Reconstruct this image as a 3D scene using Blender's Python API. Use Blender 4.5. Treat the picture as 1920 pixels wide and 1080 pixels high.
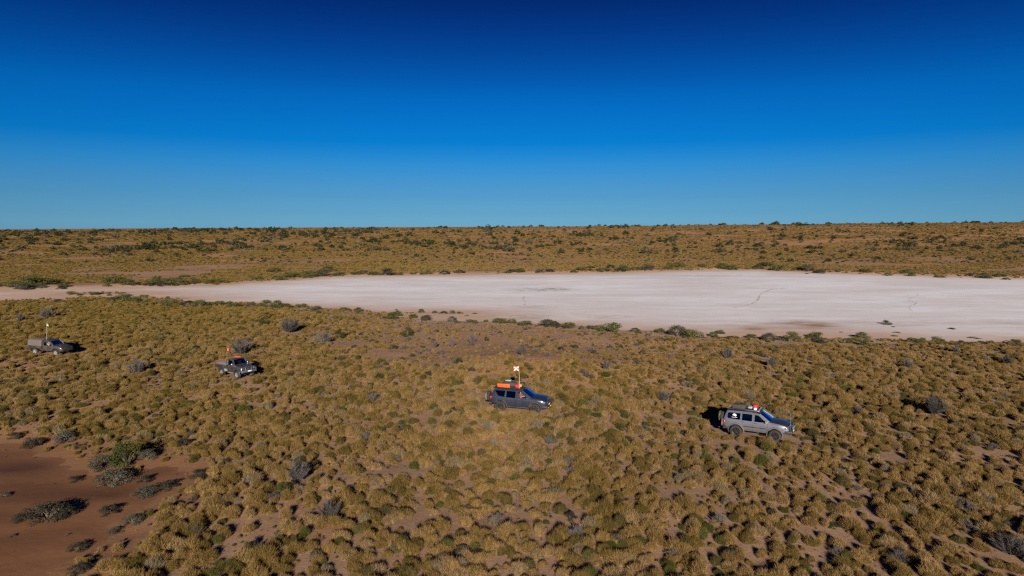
import bpy, bmesh, math, random
import numpy as np
from mathutils import Vector, Matrix, Euler
from mathutils.geometry import delaunay_2d_cdt

for o in list(bpy.data.objects):
    bpy.data.objects.remove(o)
scene = bpy.context.scene
COL = scene.collection
R = math.radians

# ------------------------------------------------------------------ camera
CAM_H, PITCH, LENS = 16.6, 5.2, 24.0
K = CAM_H / 14.5                      # all distances over the plain follow from the height of view
FPX = 1920 * LENS / 36.0
cam_data = bpy.data.cameras.new('camera')
cam_data.lens, cam_data.sensor_width = LENS, 36.0
cam_data.clip_start, cam_data.clip_end = 0.5, 20000
cam = bpy.data.objects.new('camera', cam_data)
cam.location = (0, 0, CAM_H)
cam.rotation_euler = (R(90 - PITCH), 0, 0)
COL.objects.link(cam)
scene.camera = cam

# ------------------------------------------------------------------ sky, sun, exposure
SUN_EL, SUN_OFF = 17.0, -1.5          # the sun stands low behind the camera; light travels along +Y turned by SUN_OFF degrees
world = bpy.data.worlds.new('World')
scene.world = world
world.use_nodes = True
wn, wl = world.node_tree.nodes, world.node_tree.links
wn.clear()
w_out = wn.new('ShaderNodeOutputWorld')
w_bg = wn.new('ShaderNodeBackground')
w_sky = wn.new('ShaderNodeTexSky')
w_sky.sky_type = 'NISHITA'
w_sky.sun_disc = False
w_sky.sun_elevation = R(SUN_EL)
w_sky.sun_rotation = R(180 - SUN_OFF)
w_sky.altitude = 50
w_sky.air_density, w_sky.dust_density, w_sky.ozone_density = 1.0, 0.3, 2.5
# deep desert blue: the sky colour falls off with elevation all the way to the zenith, alike all round
w_tc = wn.new('ShaderNodeTexCoord')
w_sep = wn.new('ShaderNodeSeparateXYZ')
w_ramp = wn.new('ShaderNodeValToRGB')
w_mul = wn.new('ShaderNodeMix'); w_mul.data_type = 'RGBA'; w_mul.blend_type = 'MULTIPLY'; w_mul.inputs[0].default_value = 1.0
wl.new(w_tc.outputs['Generated'], w_sep.inputs[0])
wl.new(w_sep.outputs['Z'], w_ramp.inputs[0])
SKY_STOPS = [(0, (0.2175, 0.5944, 1.3388)), (0.0182, (0.163, 0.4712, 1.0795)), (0.0413, (0.131, 0.4036, 0.8909)), (0.0642, (0.102, 0.3854, 0.8447)), (0.0869, (0.0595, 0.3775, 0.843)), (0.1169, (0.0075, 0.3277, 0.8272)), (0.1752, (0.0041, 0.2818, 0.7479)), (0.2036, (0.0045, 0.2187, 0.6338)), (0.238, (0.005, 0.1542, 0.5064)), (0.2714, (0.0055, 0.1038, 0.3947)), (0.3023, (0.0059, 0.0716, 0.3022)), (0.6, (0.0047, 0.0573, 0.2418)), (1.0, (0.0044, 0.0537, 0.2267))]
cr = w_ramp.color_ramp
cr.interpolation = 'LINEAR'
while len(cr.elements) < len(SKY_STOPS):
    cr.elements.new(0.5)
for e, (p, c) in zip(cr.elements, SKY_STOPS):
    e.position = p; e.color = (*c, 1)
wl.new(w_sky.outputs[0], w_mul.inputs[6])
wl.new(w_ramp.outputs[0], w_mul.inputs[7])
wl.new(w_mul.outputs[2], w_bg.inputs[0])
w_bg.inputs[1].default_value = 0.054
wl.new(w_bg.outputs[0], w_out.inputs[0])

sun_d = bpy.data.lights.new('sun', 'SUN')
sun_d.energy, sun_d.angle, sun_d.color = 4.2, R(0.5), (1.0, 0.915, 0.81)
sun = bpy.data.objects.new('sun', sun_d)
_d = Vector((math.sin(R(SUN_OFF)) * math.cos(R(SUN_EL)), math.cos(R(SUN_OFF)) * math.cos(R(SUN_EL)), -math.sin(R(SUN_EL))))
sun.rotation_euler = _d.to_track_quat('-Z', 'Y').to_euler()
sun.location = (0, -30, 40)
COL.objects.link(sun)

scene.view_settings.view_transform = 'Standard'
scene.view_settings.look = 'None'
scene.view_settings.exposure = 0.82
scene.view_settings.gamma = 1.0
scene.render.engine = 'CYCLES'
scene.cycles.use_denoising = False
scene.cycles.filter_width = 1.3
scene.cycles.max_bounces = 6
scene.cycles.diffuse_bounces = 3
scene.cycles.transparent_max_bounces = 8

rnd = random.Random(7)
NR = np.random.RandomState(11)

# ------------------------------------------------------------------ numeric helpers
def vnoise(x, y, seed=0):
    x = np.asarray(x, float); y = np.asarray(y, float)
    xi = np.floor(x).astype(np.int64); yi = np.floor(y).astype(np.int64)
    fx = x - xi; fy = y - yi
    fx = fx * fx * (3 - 2 * fx); fy = fy * fy * (3 - 2 * fy)
    def hh(a, b):
        n = (a * 374761393 + b * 668265263 + seed * 1442695041) & 0x7fffffff
        n = ((n ^ (n >> 13)) * 1274126177) & 0x7fffffff
        return ((n ^ (n >> 16)) & 0xffff) / 65535.0
    a = hh(xi, yi); b = hh(xi + 1, yi); c = hh(xi, yi + 1); d = hh(xi + 1, yi + 1)
    return (a * (1 - fx) + b * fx) * (1 - fy) + (c * (1 - fx) + d * fx) * fy

def fbm(x, y, seed=0, oct=3):
    s, a, t = 0, 1.0, 0
    for k in range(oct):
        s = s + a * vnoise(np.asarray(x) * 2 ** k, np.asarray(y) * 2 ** k, seed + k * 17); t += a; a *= .5
    return s / t

def sstep(a, b, v):
    t = np.clip((np.asarray(v, float) - a) / (b - a), 0, 1)
    return t * t * (3 - 2 * t)

def sdf(px, py, poly):
    """signed distance to a polygon, negative inside"""
    px = np.asarray(px, float); py = np.asarray(py, float)
    d = np.full(px.shape, 1e18); ins = np.zeros(px.shape, bool)
    n = len(poly)
    for i in range(n):
        ax, ay = poly[i]; bx, by = poly[(i + 1) % n]
        ex, ey = bx - ax, by - ay
        wx, wy = px - ax, py - ay
        t = np.clip((wx * ex + wy * ey) / (ex * ex + ey * ey + 1e-12), 0, 1)
        d = np.minimum(d, (wx - ex * t) ** 2 + (wy - ey * t) ** 2)
        c = (ay > py) != (by > py)
        with np.errstate(divide='ignore', invalid='ignore'):
            xin = ex * (py - ay) / (ey if ey != 0 else 1e-12) + ax
        ins ^= c & (px < xin)
    return np.where(ins, -1, 1) * np.sqrt(d)

def flat_at(u, v, z=0.0):
    """where the ray through photo point (u, v) meets the level z"""
    xc, yc = (u - 960) / FPX, (540 - v) / FPX
    p = R(PITCH)
    dx, dy, dz = xc, math.cos(p) + yc * math.sin(p), -math.sin(p) + yc * math.cos(p)
    t = (z - CAM_H) / dz
    return dx * t, dy * t

def project(x, y, z):
    p = R(PITCH)
    dz = z - CAM_H
    f = y * math.cos(p) - dz * math.sin(p)
    up = y * math.sin(p) + dz * math.cos(p)
    return 960 + FPX * x / f, 540 - FPX * up / f, f

# ------------------------------------------------------------------ terrain
_lake_px = [(-260, 545), (0, 546), (200, 541), (400, 535), (510, 528), (560, 523), (640, 518), (860, 515), (1180, 511), (1280, 507.5),
            (1420, 506), (1500, 510), (1700, 516), (1920, 522), (2260, 530), (2330, 650), (1920, 643), (1780, 641), (1650, 636), (1520, 636),
            (1400, 632), (1330, 629), (1230, 622), (1120, 614), (1000, 606), (900, 601), (820, 599), (730, 587), (640, 579), (560, 575),
            (480, 570), (370, 568), (320, 562), (230, 557), (150, 556), (110, 560), (60, 563), (0, 563), (-260, 566)]
LAKE = [flat_at(*p) for p in _lake_px]
_pan_px = [(-330, 830), (-60, 815), (40, 824), (110, 838), (165, 846), (185, 872), (245, 876), (310, 862), (362, 868), (388, 884), (345, 902),
           (322, 940), (300, 962), (252, 975), (236, 1000), (196, 1032), (150, 1062), (112, 1110), (60, 1200), (-500, 1200)]
PAN = [flat_at(*p) for p in _pan_px]
ISLES = [(flat_at(176, 551), 9.0), (flat_at(300, 561), 7.0), (flat_at(790, 588), 5.0)]

_py = np.array([-200, 0, 238, 262, 300, 345, 400, 470, 540, 600, 660, 760, 1000, 3000, 20000.])
_pz = np.array([0, 0, 0, .35, 1.35, 3.0, 5.7, 9.2, 11.9, 13.25, 13.3, 9.0, 6.0, 4.0, 0.])
_py, _pz = _py * K, _pz * K
_ys = np.concatenate([np.arange(-200, 1500, 5.0), np.arange(1500, 20000, 200.0)])
_zs = np.interp(_ys, _py, _pz)
_k = np.ones(9) / 9
_zs[:340] = np.convolve(np.pad(_zs[:340], 4, mode='edge'), _k, 'valid')

def lake_sd(x, y):
    d = sdf(x, y, LAKE)
    d = d + (fbm(np.asarray(x) * .12, np.asarray(y) * .22, 5) - .5) * 7.0
    for (cx, cy), r in ISLES:
        q = np.sqrt(((np.asarray(x) - cx) / r) ** 2 + ((np.asarray(y) - cy) / (r * .45)) ** 2)
        d = np.maximum(d, (1 - q) * r * .45 + (vnoise(np.asarray(x) * .6, np.asarray(y) * .6, 91) - .5) * 2)
    return d

def pan_sd(x, y):
    return sdf(x, y, PAN) + (fbm(np.asarray(x) * .45, np.asarray(y) * .45, 8) - .5) * 2.6

def height(x, y):
    x = np.asarray(x, float); y = np.asarray(y, float)
    yy = y + (fbm(x * .006, y * .006, 3) - .5) * 60 * sstep(260 * K, 380 * K, y)
    z = np.interp(yy, _ys, _zs)
    z = z * (1 + .0004 * x * sstep(250 * K, 600 * K, y)) + .0030 * x * sstep(300 * K, 600 * K, y)
    z = z + (fbm(x * .02, y * .02, 21) - .5) * 1.3 * sstep(262 * K, 330 * K, y)
    sd, pd = lake_sd(x, y), pan_sd(x, y)
    near = (fbm(x * .05, y * .05, 41, 2) - .5) * .9 + (fbm(x * .35, y * .35, 47, 2) - .5) * .22
    mound = .9 * np.exp(-(((x - 4.5) / 16) ** 2 + ((y - 76) / 8) ** 2))
    land = (.30 + near + mound) * sstep(0, 9, sd) * sstep(-.3, 3.5, pd) * (1 - sstep(300 * K, 380 * K, y)) + .10 * sstep(0, 2, sd)
    z = z + np.where(sd > 0, land, -.25 * sstep(0, 4, -sd))
    return z - np.where(pd < .6, .18 * sstep(.6, -1.2, pd), 0)

def hz(x, y):
    return float(height(np.array([x]), np.array([y]))[0])

_hx, _hy = np.arange(-260, 361, 1.0), np.arange(8, 330, 1.0)
_HG = height(*np.meshgrid(_hx, _hy))
def hq(x, y):
    i, j = (x - _hx[0]), (y - _hy[0])
    if not (0 <= i < len(_hx) - 1 and 0 <= j < len(_hy) - 1): return hz(x, y)
    a, b_ = int(i), int(j); i -= a; j -= b_
    return float((_HG[b_, a] * (1 - i) + _HG[b_, a + 1] * i) * (1 - j) + (_HG[b_ + 1, a] * (1 - i) + _HG[b_ + 1, a + 1] * i) * j)

def at(u, v):
    """ground point seen at photo point (u, v)"""
    z = 0.0
    for _ in range(14):
        x, y = flat_at(u, v, z)
        z = .5 * z + .5 * hq(x, y)
    return Vector((x, y, hq(x, y)))

# ------------------------------------------------------------------ materials
MATS = {}
def nd(nt, t, **kw):
    n = nt.nodes.new(t)
    for k, v in kw.items():
        setattr(n, k, v)
    return n

def mixc(nt, fac, a, b, blend='MIX'):
    m = nd(nt, 'ShaderNodeMix', data_type='RGBA', blend_type=blend)
    for sock, val in ((0, fac), (6, a), (7, b)):
        if isinstance(val, (int, float)):
            m.inputs[sock].default_value = val
        elif isinstance(val, tuple):
            m.inputs[sock].default_value = (*val, 1)
        else:
            nt.links.new(val, m.inputs[sock])
    return m.outputs[2]

def mth(nt, op, a, b=0.0, c=None, clamp=False):
    m = nd(nt, 'ShaderNodeMath', operation=op, use_clamp=clamp)
    for i, val in enumerate((a, b, c)):
        if val is None: continue
        if isinstance(val, (int, float)): m.inputs[i].default_value = val
        else: nt.links.new(val, m.inputs[i])
    return m.outputs[0]

def ramp(nt, fac, stops):
    r = nd(nt, 'ShaderNodeValToRGB')
    while len(r.color_ramp.elements) < len(stops):
        r.color_ramp.elements.new(.5)
    for e, (p, c) in zip(r.color_ramp.elements, stops):
        e.position = p
        e.color = (*c, 1) if isinstance(c, tuple) else (c, c, c, 1)
    nt.links.new(fac, r.inputs[0])
    return r.outputs[0]

def noise(nt, vec, scale, detail=3, rough=.55):
    n = nd(nt, 'ShaderNodeTexNoise')
    n.inputs['Scale'].default_value = scale
    n.inputs['Detail'].default_value = detail
    n.inputs['Roughness'].default_value = rough
    if vec is not None: nt.links.new(vec, n.inputs['Vector'])
    return n.outputs[0]

def new_mat(name):
    m = bpy.data.materials.new(name)
    m.use_nodes = True
    nt = m.node_tree
    return m, nt, nt.nodes['Principled BSDF']

def simple(name, color, rough=.6, metal=0.0, vary=.12, dust=0.0, coat=0.0, scale=3.0):
    """painted, plastic or cloth surface with slight unevenness and a film of red dust"""
    if name in MATS: return MATS[name]
    m, nt, b = new_mat(name)
    tc = nd(nt, 'ShaderNodeTexCoord')
    n1 = noise(nt, tc.outputs['Object'], scale, 4)
    dark = tuple(c * (1 - vary) for c in color); lite = tuple(min(1, c * (1 + vary)) for c in color)
    col = mixc(nt, n1, dark, lite)
    if dust:
        n2 = noise(nt, tc.outputs['Object'], 1.7, 5, .7)
        f = mth(nt, 'MULTIPLY', ramp(nt, n2, [(.35, 0.0), (.8, 1.0)]), dust)
        col = mixc(nt, f, col, (.30, .19, .12))
        rr = mth(nt, 'ADD', rough, mth(nt, 'MULTIPLY', f, .5), clamp=True)
        nt.links.new(rr, b.inputs['Roughness'])
    else:
        b.inputs['Roughness'].default_value = rough
    nt.links.new(col, b.inputs['Base Color'])
    b.inputs['Metallic'].default_value = metal
    b.inputs['Coat Weight'].default_value = coat
    b.inputs['Coat Roughness'].default_value = .12
    MATS[name] = m
    return m

def plant_mat(name, stops, tint=None, left=None, rough=.9, pos_scale=.02):
    """colour from each plant's own random value, each blade's tint and a slow drift over the plain"""
    m, nt, b = new_mat(name)
    oi = nd(nt, 'ShaderNodeObjectInfo')
    col = ramp(nt, oi.outputs['Random'], stops)
    if left is not None:
        n = noise(nt, oi.outputs['Location'], pos_scale, 2)
        sp = nd(nt, 'ShaderNodeSeparateXYZ'); nt.links.new(oi.outputs['Location'], sp.inputs[0])
        f = mth(nt, 'ADD', mth(nt, 'MULTIPLY', sp.outputs['X'], -.010), mth(nt, 'MULTIPLY_ADD', n, 2.4, -1.0), clamp=True)
        far = mth(nt, 'MULTIPLY_ADD', sp.outputs['Y'], .0052, -.45, clamp=True)
        f = mth(nt, 'MAXIMUM', f, mth(nt, 'MULTIPLY', far, .35))
        col = mixc(nt, mth(nt, 'MULTIPLY', f, .8), col, mixc(nt, 1.0, col, left, 'MULTIPLY'))
    at_ = nd(nt, 'ShaderNodeAttribute', attribute_name='tint')
    k = mth(nt, 'MULTIPLY_ADD', at_.outputs['Fac'], .9, .55)
    hsv = nd(nt, 'ShaderNodeHueSaturation')
    nt.links.new(col, hsv.inputs['Color']); nt.links.new(k, hsv.inputs['Value'])
    nt.links.new(hsv.outputs[0], b.inputs['Base Color'])
    b.inputs['Roughness'].default_value = rough
    b.inputs['Specular IOR Level'].default_value = .15
    MATS[name] = m
    return m

STRAW = plant_mat('spinifex_straw', [(0.0, (0.077, 0.061, 0.024)), (.06, (0.091, 0.065, 0.016)), (.16, (0.143, 0.091, 0.026)), (.45, (0.191, 0.117, 0.038)), (.78, (0.234, 0.144, 0.056)), (.95, (0.224, 0.146, 0.070)), (1.0, (0.158, 0.123, 0.084))], left=(.84, .88, .56))
STRAW_G = plant_mat('spinifex_green', [(0.0, (0.051, 0.058, 0.010)), (.5, (0.076, 0.073, 0.016)), (1.0, (0.102, 0.085, 0.024))])
TWIG = plant_mat('dead_twig', [(0.0, (0.081, 0.070, 0.062)), (.5, (0.106, 0.093, 0.084)), (1.0, (0.132, 0.115, 0.100))])
WOOD = plant_mat('shrub_wood', [(0.0, (.10, .075, .055)), (1.0, (.15, .115, .085))])
LEAF_D = plant_mat('leaf_dark_green', [(0.0, (0.041, 0.047, 0.011)), (1.0, (0.060, 0.061, 0.016))])
LEAF_O = plant_mat('leaf_olive', [(0.0, (0.072, 0.072, 0.021)), (.5, (0.089, 0.093, 0.027)), (1.0, (0.115, 0.106, 0.036))])
LEAF_G = plant_mat('leaf_grey', [(0.0, (.036, .031, .021)), (.5, (.054, .047, .031)), (1.0, (.088, .082, .058))])
LEAF_F = plant_mat('leaf_far', [(0.0, (.026, .030, .009)), (.5, (.038, .040, .013)), (.8, (.055, .052, .020)), (1.0, (.085, .074, .060))])

# sand
SAND, nt, b = new_mat('red_sand')
geo = nd(nt, 'ShaderNodeNewGeometry')
pos = geo.outputs['Position']
aor = nd(nt, 'ShaderNodeAttribute', attribute_name='orange').outputs['Fac']
apl = nd(nt, 'ShaderNodeAttribute', attribute_name='pale').outputs['Fac']
acl = nd(nt, 'ShaderNodeAttribute', attribute_name='clay').outputs['Fac']
n_big, n_mid, n_fine = noise(nt, pos, .06, 4), noise(nt, pos, .9, 5, .65), noise(nt, pos, 9.0, 5, .7)
c = mixc(nt, ramp(nt, n_big, [(.3, 0.0), (.7, 1.0)]), (.320, .188, .112), (.400, .250, .160))
c = mixc(nt, aor, c, (.46, .230, .105))
c = mixc(nt, apl, c, (.62, .435, .33))
c = mixc(nt, acl, c, (.265, .128, .060))
c = mixc(nt, mth(nt, 'MULTIPLY', ramp(nt, n_mid, [(.45, 0.0), (.72, 1.0)]), .40), c, (.20, .125, .080))
c = mixc(nt, mth(nt, 'MULTIPLY', ramp(nt, n_fine, [(.47, 0.0), (.66, 1.0)]), .50), c, (.19, .125, .078))
# far away the straw litter between the hummocks blends with the sand
cd = nd(nt, 'ShaderNodeSeparateXYZ'); nt.links.new(pos, cd.inputs[0])
fy = mth(nt, 'MULTIPLY_ADD', cd.outputs['Y'], .0105, -2.6, clamp=True)
n_far = noise(nt, pos, .05, 5, .6)
cf = mixc(nt, ramp(nt, n_far, [(.40, 0.0), (.62, 1.0)]), (.40, .210, .095), (.215, .138, .055))
nt.links.new(mixc(nt, mth(nt, 'MULTIPLY', fy, mth(nt, 'SUBTRACT', 1.0, apl)), c, cf), b.inputs['Base Color'])
b.inputs['Roughness'].default_value = .95
b.inputs['Specular IOR Level'].default_value = .1
bp = nd(nt, 'ShaderNodeBump'); bp.inputs['Strength'].default_value = .55; bp.inputs['Distance'].default_value = .10
nt.links.new(mth(nt, 'ADD', n_mid, mth(nt, 'MULTIPLY', n_fine, .35)), bp.inputs['Height'])
nt.links.new(bp.outputs[0], b.inputs['Normal'])
MATS['sand'] = SAND

# salt crust
SALT, nt, b = new_mat('salt_crust')
pos = nd(nt, 'ShaderNodeNewGeometry').outputs['Position']
aed = nd(nt, 'ShaderNodeAttribute', attribute_name='edge').outputs['Fac']
ast = nd(nt, 'ShaderNodeAttribute', attribute_name='stain').outputs['Fac']
atk = nd(nt, 'ShaderNodeAttribute', attribute_name='dark').outputs['Fac']
mp = nd(nt, 'ShaderNodeMapping'); mp.inputs['Scale'].default_value = (.38, 1.0, 1.0); nt.links.new(pos, mp.inputs[0])
s1, s2, s3 = noise(nt, mp.outputs[0], .075, 6, .66), noise(nt, mp.outputs[0], .35, 5, .65), noise(nt, pos, 2.2, 5, .7)
c = mixc(nt, ramp(nt, s1, [(.36, 0.0), (.62, 1.0)]), (.73, .67, .66), (.88, .855, .87))
c = mixc(nt, mth(nt, 'MULTIPLY', ramp(nt, s2, [(.48, 0.0), (.70, 1.0)]), .55), c, (.68, .60, .56))
c = mixc(nt, mth(nt, 'MULTIPLY', ramp(nt, s3, [(.50, 0.0), (.72, 1.0)]), .22), c, (.66, .60, .57))
ef = mth(nt, 'MULTIPLY', aed, mth(nt, 'MULTIPLY_ADD', s2, 1.1, .45), clamp=True)
c = mixc(nt, ef, c, (.58, .39, .28))
sf = mth(nt, 'MULTIPLY', ast, mth(nt, 'MULTIPLY_ADD', s2, 2.4, -.5, clamp=True), clamp=True)
c = mixc(nt, sf, c, (.33, .195, .115))
df = mth(nt, 'MULTIPLY', atk, ramp(nt, noise(nt, mp.outputs[0], .9, 4, .7), [(.47, 0.0), (.56, 1.0)]), clamp=True)
c = mixc(nt, mth(nt, 'MULTIPLY', df, .8), c, (.22, .17, .14))
nt.links.new(c, b.inputs['Base Color'])
b.inputs['Roughness'].default_value = .9
b.inputs['Specular IOR Level'].default_value = .2
bp = nd(nt, 'ShaderNodeBump'); bp.inputs['Strength'].default_value = .35; bp.inputs['Distance'].default_value = .04
nt.links.new(mth(nt, 'ADD', s3, s2), bp.inputs['Height']); nt.links.new(bp.outputs[0], b.inputs['Normal'])

# clay of the small pan
CLAY, nt, b = new_mat('red_clay')
pos = nd(nt, 'ShaderNodeNewGeometry').outputs['Position']
aed = nd(nt, 'ShaderNodeAttribute', attribute_name='edge').outputs['Fac']
awt = nd(nt, 'ShaderNodeAttribute', attribute_name='damp').outputs['Fac']
mp = nd(nt, 'ShaderNodeMapping'); mp.inputs['Scale'].default_value = (.45, 1.0, 1.0); nt.links.new(pos, mp.inputs[0])
k1, k2, k3 = noise(nt, mp.outputs[0], .34, 6, .62), noise(nt, pos, 1.6, 5, .65), noise(nt, pos, 14, 4, .7)
c = mixc(nt, ramp(nt, k1, [(.35, 0.0), (.65, 1.0)]), (.150, .060, .024), (.235, .106, .046))
c = mixc(nt, mth(nt, 'MULTIPLY', awt, mth(nt, 'MULTIPLY_ADD', k1, 1.6, -.1, clamp=True), clamp=True), c, (.066, .025, .012))
c = mixc(nt, mth(nt, 'MULTIPLY', aed, .85), c, (.265, .128, .060))
c = mixc(nt, mth(nt, 'MULTIPLY', ramp(nt, k2, [(.50, 0.0), (.74, 1.0)]), .35), c, (.135, .070, .040))
c = mixc(nt, mth(nt, 'MULTIPLY', ramp(nt, k3, [(.55, 0.0), (.75, 1.0)]), .30), c, (.13, .075, .045))
nt.links.new(c, b.inputs['Base Color'])
b.inputs['Roughness'].default_value = .85
b.inputs['Specular IOR Level'].default_value = .25
bp = nd(nt, 'ShaderNodeBump'); bp.inputs['Strength'].default_value = .4; bp.inputs['Distance'].default_value = .05
nt.links.new(mth(nt, 'ADD', k2, mth(nt, 'MULTIPLY', k3, .3)), bp.inputs['Height']); nt.links.new(bp.outputs[0], b.inputs['Normal'])

# window glass: tinted, clear to look through, mirror at a slant
def glass(name, tint, refl=.10):
    m = bpy.data.materials.new(name); m.use_nodes = True
    nt = m.node_tree; nt.nodes.clear()
    out = nd(nt, 'ShaderNodeOutputMaterial'); mix = nd(nt, 'ShaderNodeMixShader')
    tr = nd(nt, 'ShaderNodeBsdfTransparent'); tr.inputs[0].default_value = (*tint, 1)
    gl = nd(nt, 'ShaderNodeBsdfGlossy'); gl.inputs['Roughness'].default_value = .03; gl.inputs[0].default_value = (.9, .95, 1, 1)
    fr = nd(nt, 'ShaderNodeFresnel'); fr.inputs[0].default_value = 1.52
    nt.links.new(mth(nt, 'ADD', fr.outputs[0], refl, clamp=True), mix.inputs[0])
    nt.links.new(tr.outputs[0], mix.inputs[1]); nt.links.new(gl.outputs[0], mix.inputs[2]); nt.links.new(mix.outputs[0], out.inputs[0])
    return m
GLASS = glass('tinted_glass', (.10, .13, .15), .01)
SCREEN = glass('windscreen_glass', (.30, .40, .40), .02)

# ------------------------------------------------------------------ object helpers
def mesh_obj(name, verts, faces, mat, parent=None, smooth=False):
    me = bpy.data.meshes.new(name)
    me.from_pydata([tuple(v) for v in verts], [], faces)
    me.materials.append(mat)
    if smooth:
        me.polygons.foreach_set('use_smooth', [True] * len(me.polygons))
    me.update()
    o = bpy.data.objects.new(name, me)
    COL.objects.link(o)
    if parent is not None: o.parent = parent
    return o

def tag(o, label=None, cat=None, group=None, kind=None):
    if label: o['label'] = label
    if cat: o['category'] = cat
    if group: o['group'] = group
    if kind: o['kind'] = kind
    return o

def empty(name, loc=(0, 0, 0), rot=(0, 0, 0), parent=None):
    o = bpy.data.objects.new(name, None)
    o.empty_display_size = .2
    COL.objects.link(o)
    o.location = loc; o.rotation_euler = rot
    if parent is not None: o.parent = parent
    return o

def copy_tree(o, parent=None):
    c = o.copy(); COL.objects.link(c); c.parent = parent
    for ch in list(o.children):
        copy_tree(ch, c)
    return c

def set_attr(me, name, vals):
    a = me.attributes.new(name, 'FLOAT', 'POINT')
    a.data.foreach_set('value', np.asarray(vals, np.float32))

class MB:
    """collects shapes for one mesh"""
    def __init__(s): s.v, s.f = [], []
    def add(s, vs, fs):
        k = len(s.v); s.v += [Vector(p) for p in vs]; s.f += [[i + k for i in f] for f in fs]; return s
    def box(s, c, d, bevel=.02, M=None):
        bm = bmesh.new(); bmesh.ops.create_cube(bm, size=1)
        for v in bm.verts: v.co = Vector((v.co.x * d[0], v.co.y * d[1], v.co.z * d[2]))
        if bevel: bmesh.ops.bevel(bm, geom=bm.edges[:], offset=min(bevel, min(d) * .45), segments=2, affect='EDGES', profile=.5)
        T = Matrix.Translation(Vector(c)) @ (M if M is not None else Matrix())
        bm.verts.index_update()
        s.add([T @ v.co for v in bm.verts], [[v.index for v in f.verts] for f in bm.faces]); bm.free(); return s
    def tube(s, pts, r, n=8, cap=True):
        pts = [Vector(p) for p in pts]
        rr = r if isinstance(r, (list, tuple)) else [r] * len(pts)
        rings = []
        for i, p in enumerate(pts):
            t = (pts[min(i + 1, len(pts) - 1)] - pts[max(i - 1, 0)]).normalized()
            a = t.orthogonal().normalized() if abs(t.z) > .95 else t.cross(Vector((0, 0, 1))).normalized()
            bb = t.cross(a)
            rings.append([p + (a * math.cos(2 * math.pi * k / n) + bb * math.sin(2 * math.pi * k / n)) * rr[i] for k in range(n)])
        vs = [q for g in rings for q in g]
        fs = [[i * n + k, i * n + (k + 1) % n, (i + 1) * n + (k + 1) % n, (i + 1) * n + k] for i in range(len(pts) - 1) for k in range(n)]
        if cap: fs += [list(range(n))[::-1], list(range((len(pts) - 1) * n, len(pts) * n))]
        return s.add(vs, fs)
    def lathe(s, prof, n=28, c=(0, 0, 0)):
        """profile (radius, y) turned round the y axis"""
        vs, m = [], len(prof)
        for k in range(n):
            a = 2 * math.pi * k / n
            vs += [(c[0] + r * math.cos(a), c[1] + y, c[2] + r * math.sin(a)) for r, y in prof]
        fs = [[k * m + j, k * m + j + 1, ((k + 1) % n) * m + j + 1, ((k + 1) % n) * m + j] for k in range(n) for j in range(m - 1)]
        return s.add(vs, fs)
    def ell(s, c, d, nu=14, nv=9, lump=0.0, seed=1, flat=None):
        rr = random.Random(seed); vs = []
        for j in range(nv + 1):
            t = math.pi * j / nv
            for i in range(nu):
                a = 2 * math.pi * i / nu; k = 1 + (rr.random() - .5) * lump
                def se(q, e=.65): return math.copysign(abs(q) ** e, q)
                vs.append((c[0] + d[0] / 2 * se(math.sin(t)) * se(math.cos(a)) * k, c[1] + d[1] / 2 * se(math.sin(t)) * se(math.sin(a)) * k, c[2] + d[2] / 2 * se(math.cos(t)) * k))
        fs = [[j * nu + i, (j + 1) * nu + i, (j + 1) * nu + (i + 1) % nu, j * nu + (i + 1) % nu] for j in range(nv) for i in range(nu)]
        return s.add(vs, fs)
    def build(s, name, mat, parent=None, smooth=True):
        o = mesh_obj(name, s.v, s.f, mat, parent, smooth)
        if smooth:
            o.data.set_sharp_from_angle(angle=R(40))
        return o

# ------------------------------------------------------------------ the setting: ground, salt lake, clay pan
def axis(segs):
    out = []
    for a, b_, st in segs:
        out += list(np.arange(a, b_, st))
    return np.array(sorted(set(np.round(out, 4))))

def grid_sheet(name, xs, ys, zf, keep=None):
    X, Y = np.meshgrid(xs, ys)
    Z = zf(X, Y)
    nx, ny = len(xs), len(ys)
    idx = np.arange(nx * ny).reshape(ny, nx)
    q = np.stack([idx[:-1, :-1], idx[:-1, 1:], idx[1:, 1:], idx[1:, :-1]], -1).reshape(-1, 4)
    X, Y, Z = X.ravel(), Y.ravel(), Z.ravel()
    if keep is not None:
        k = keep(X, Y)
        q = q[k[q].any(1)]
        used = np.unique(q); mp_ = np.full(nx * ny, -1); mp_[used] = np.arange(len(used))
        X, Y, Z, q = X[used], Y[used], Z[used], mp_[q]
    me = bpy.data.meshes.new(name)
    me.vertices.add(len(X)); me.vertices.foreach_set('co', np.stack([X, Y, Z], -1).ravel())
    me.loops.add(q.size); me.loops.foreach_set('vertex_index', q.ravel().astype(np.int32))
    me.polygons.add(len(q)); me.polygons.foreach_set('loop_start', np.arange(0, q.size, 4, dtype=np.int32))
    me.polygons.foreach_set('use_smooth', np.ones(len(q), bool))
    me.update(calc_edges=True)
    o = bpy.data.objects.new(name, me); COL.objects.link(o)
    return o, X, Y

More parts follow.
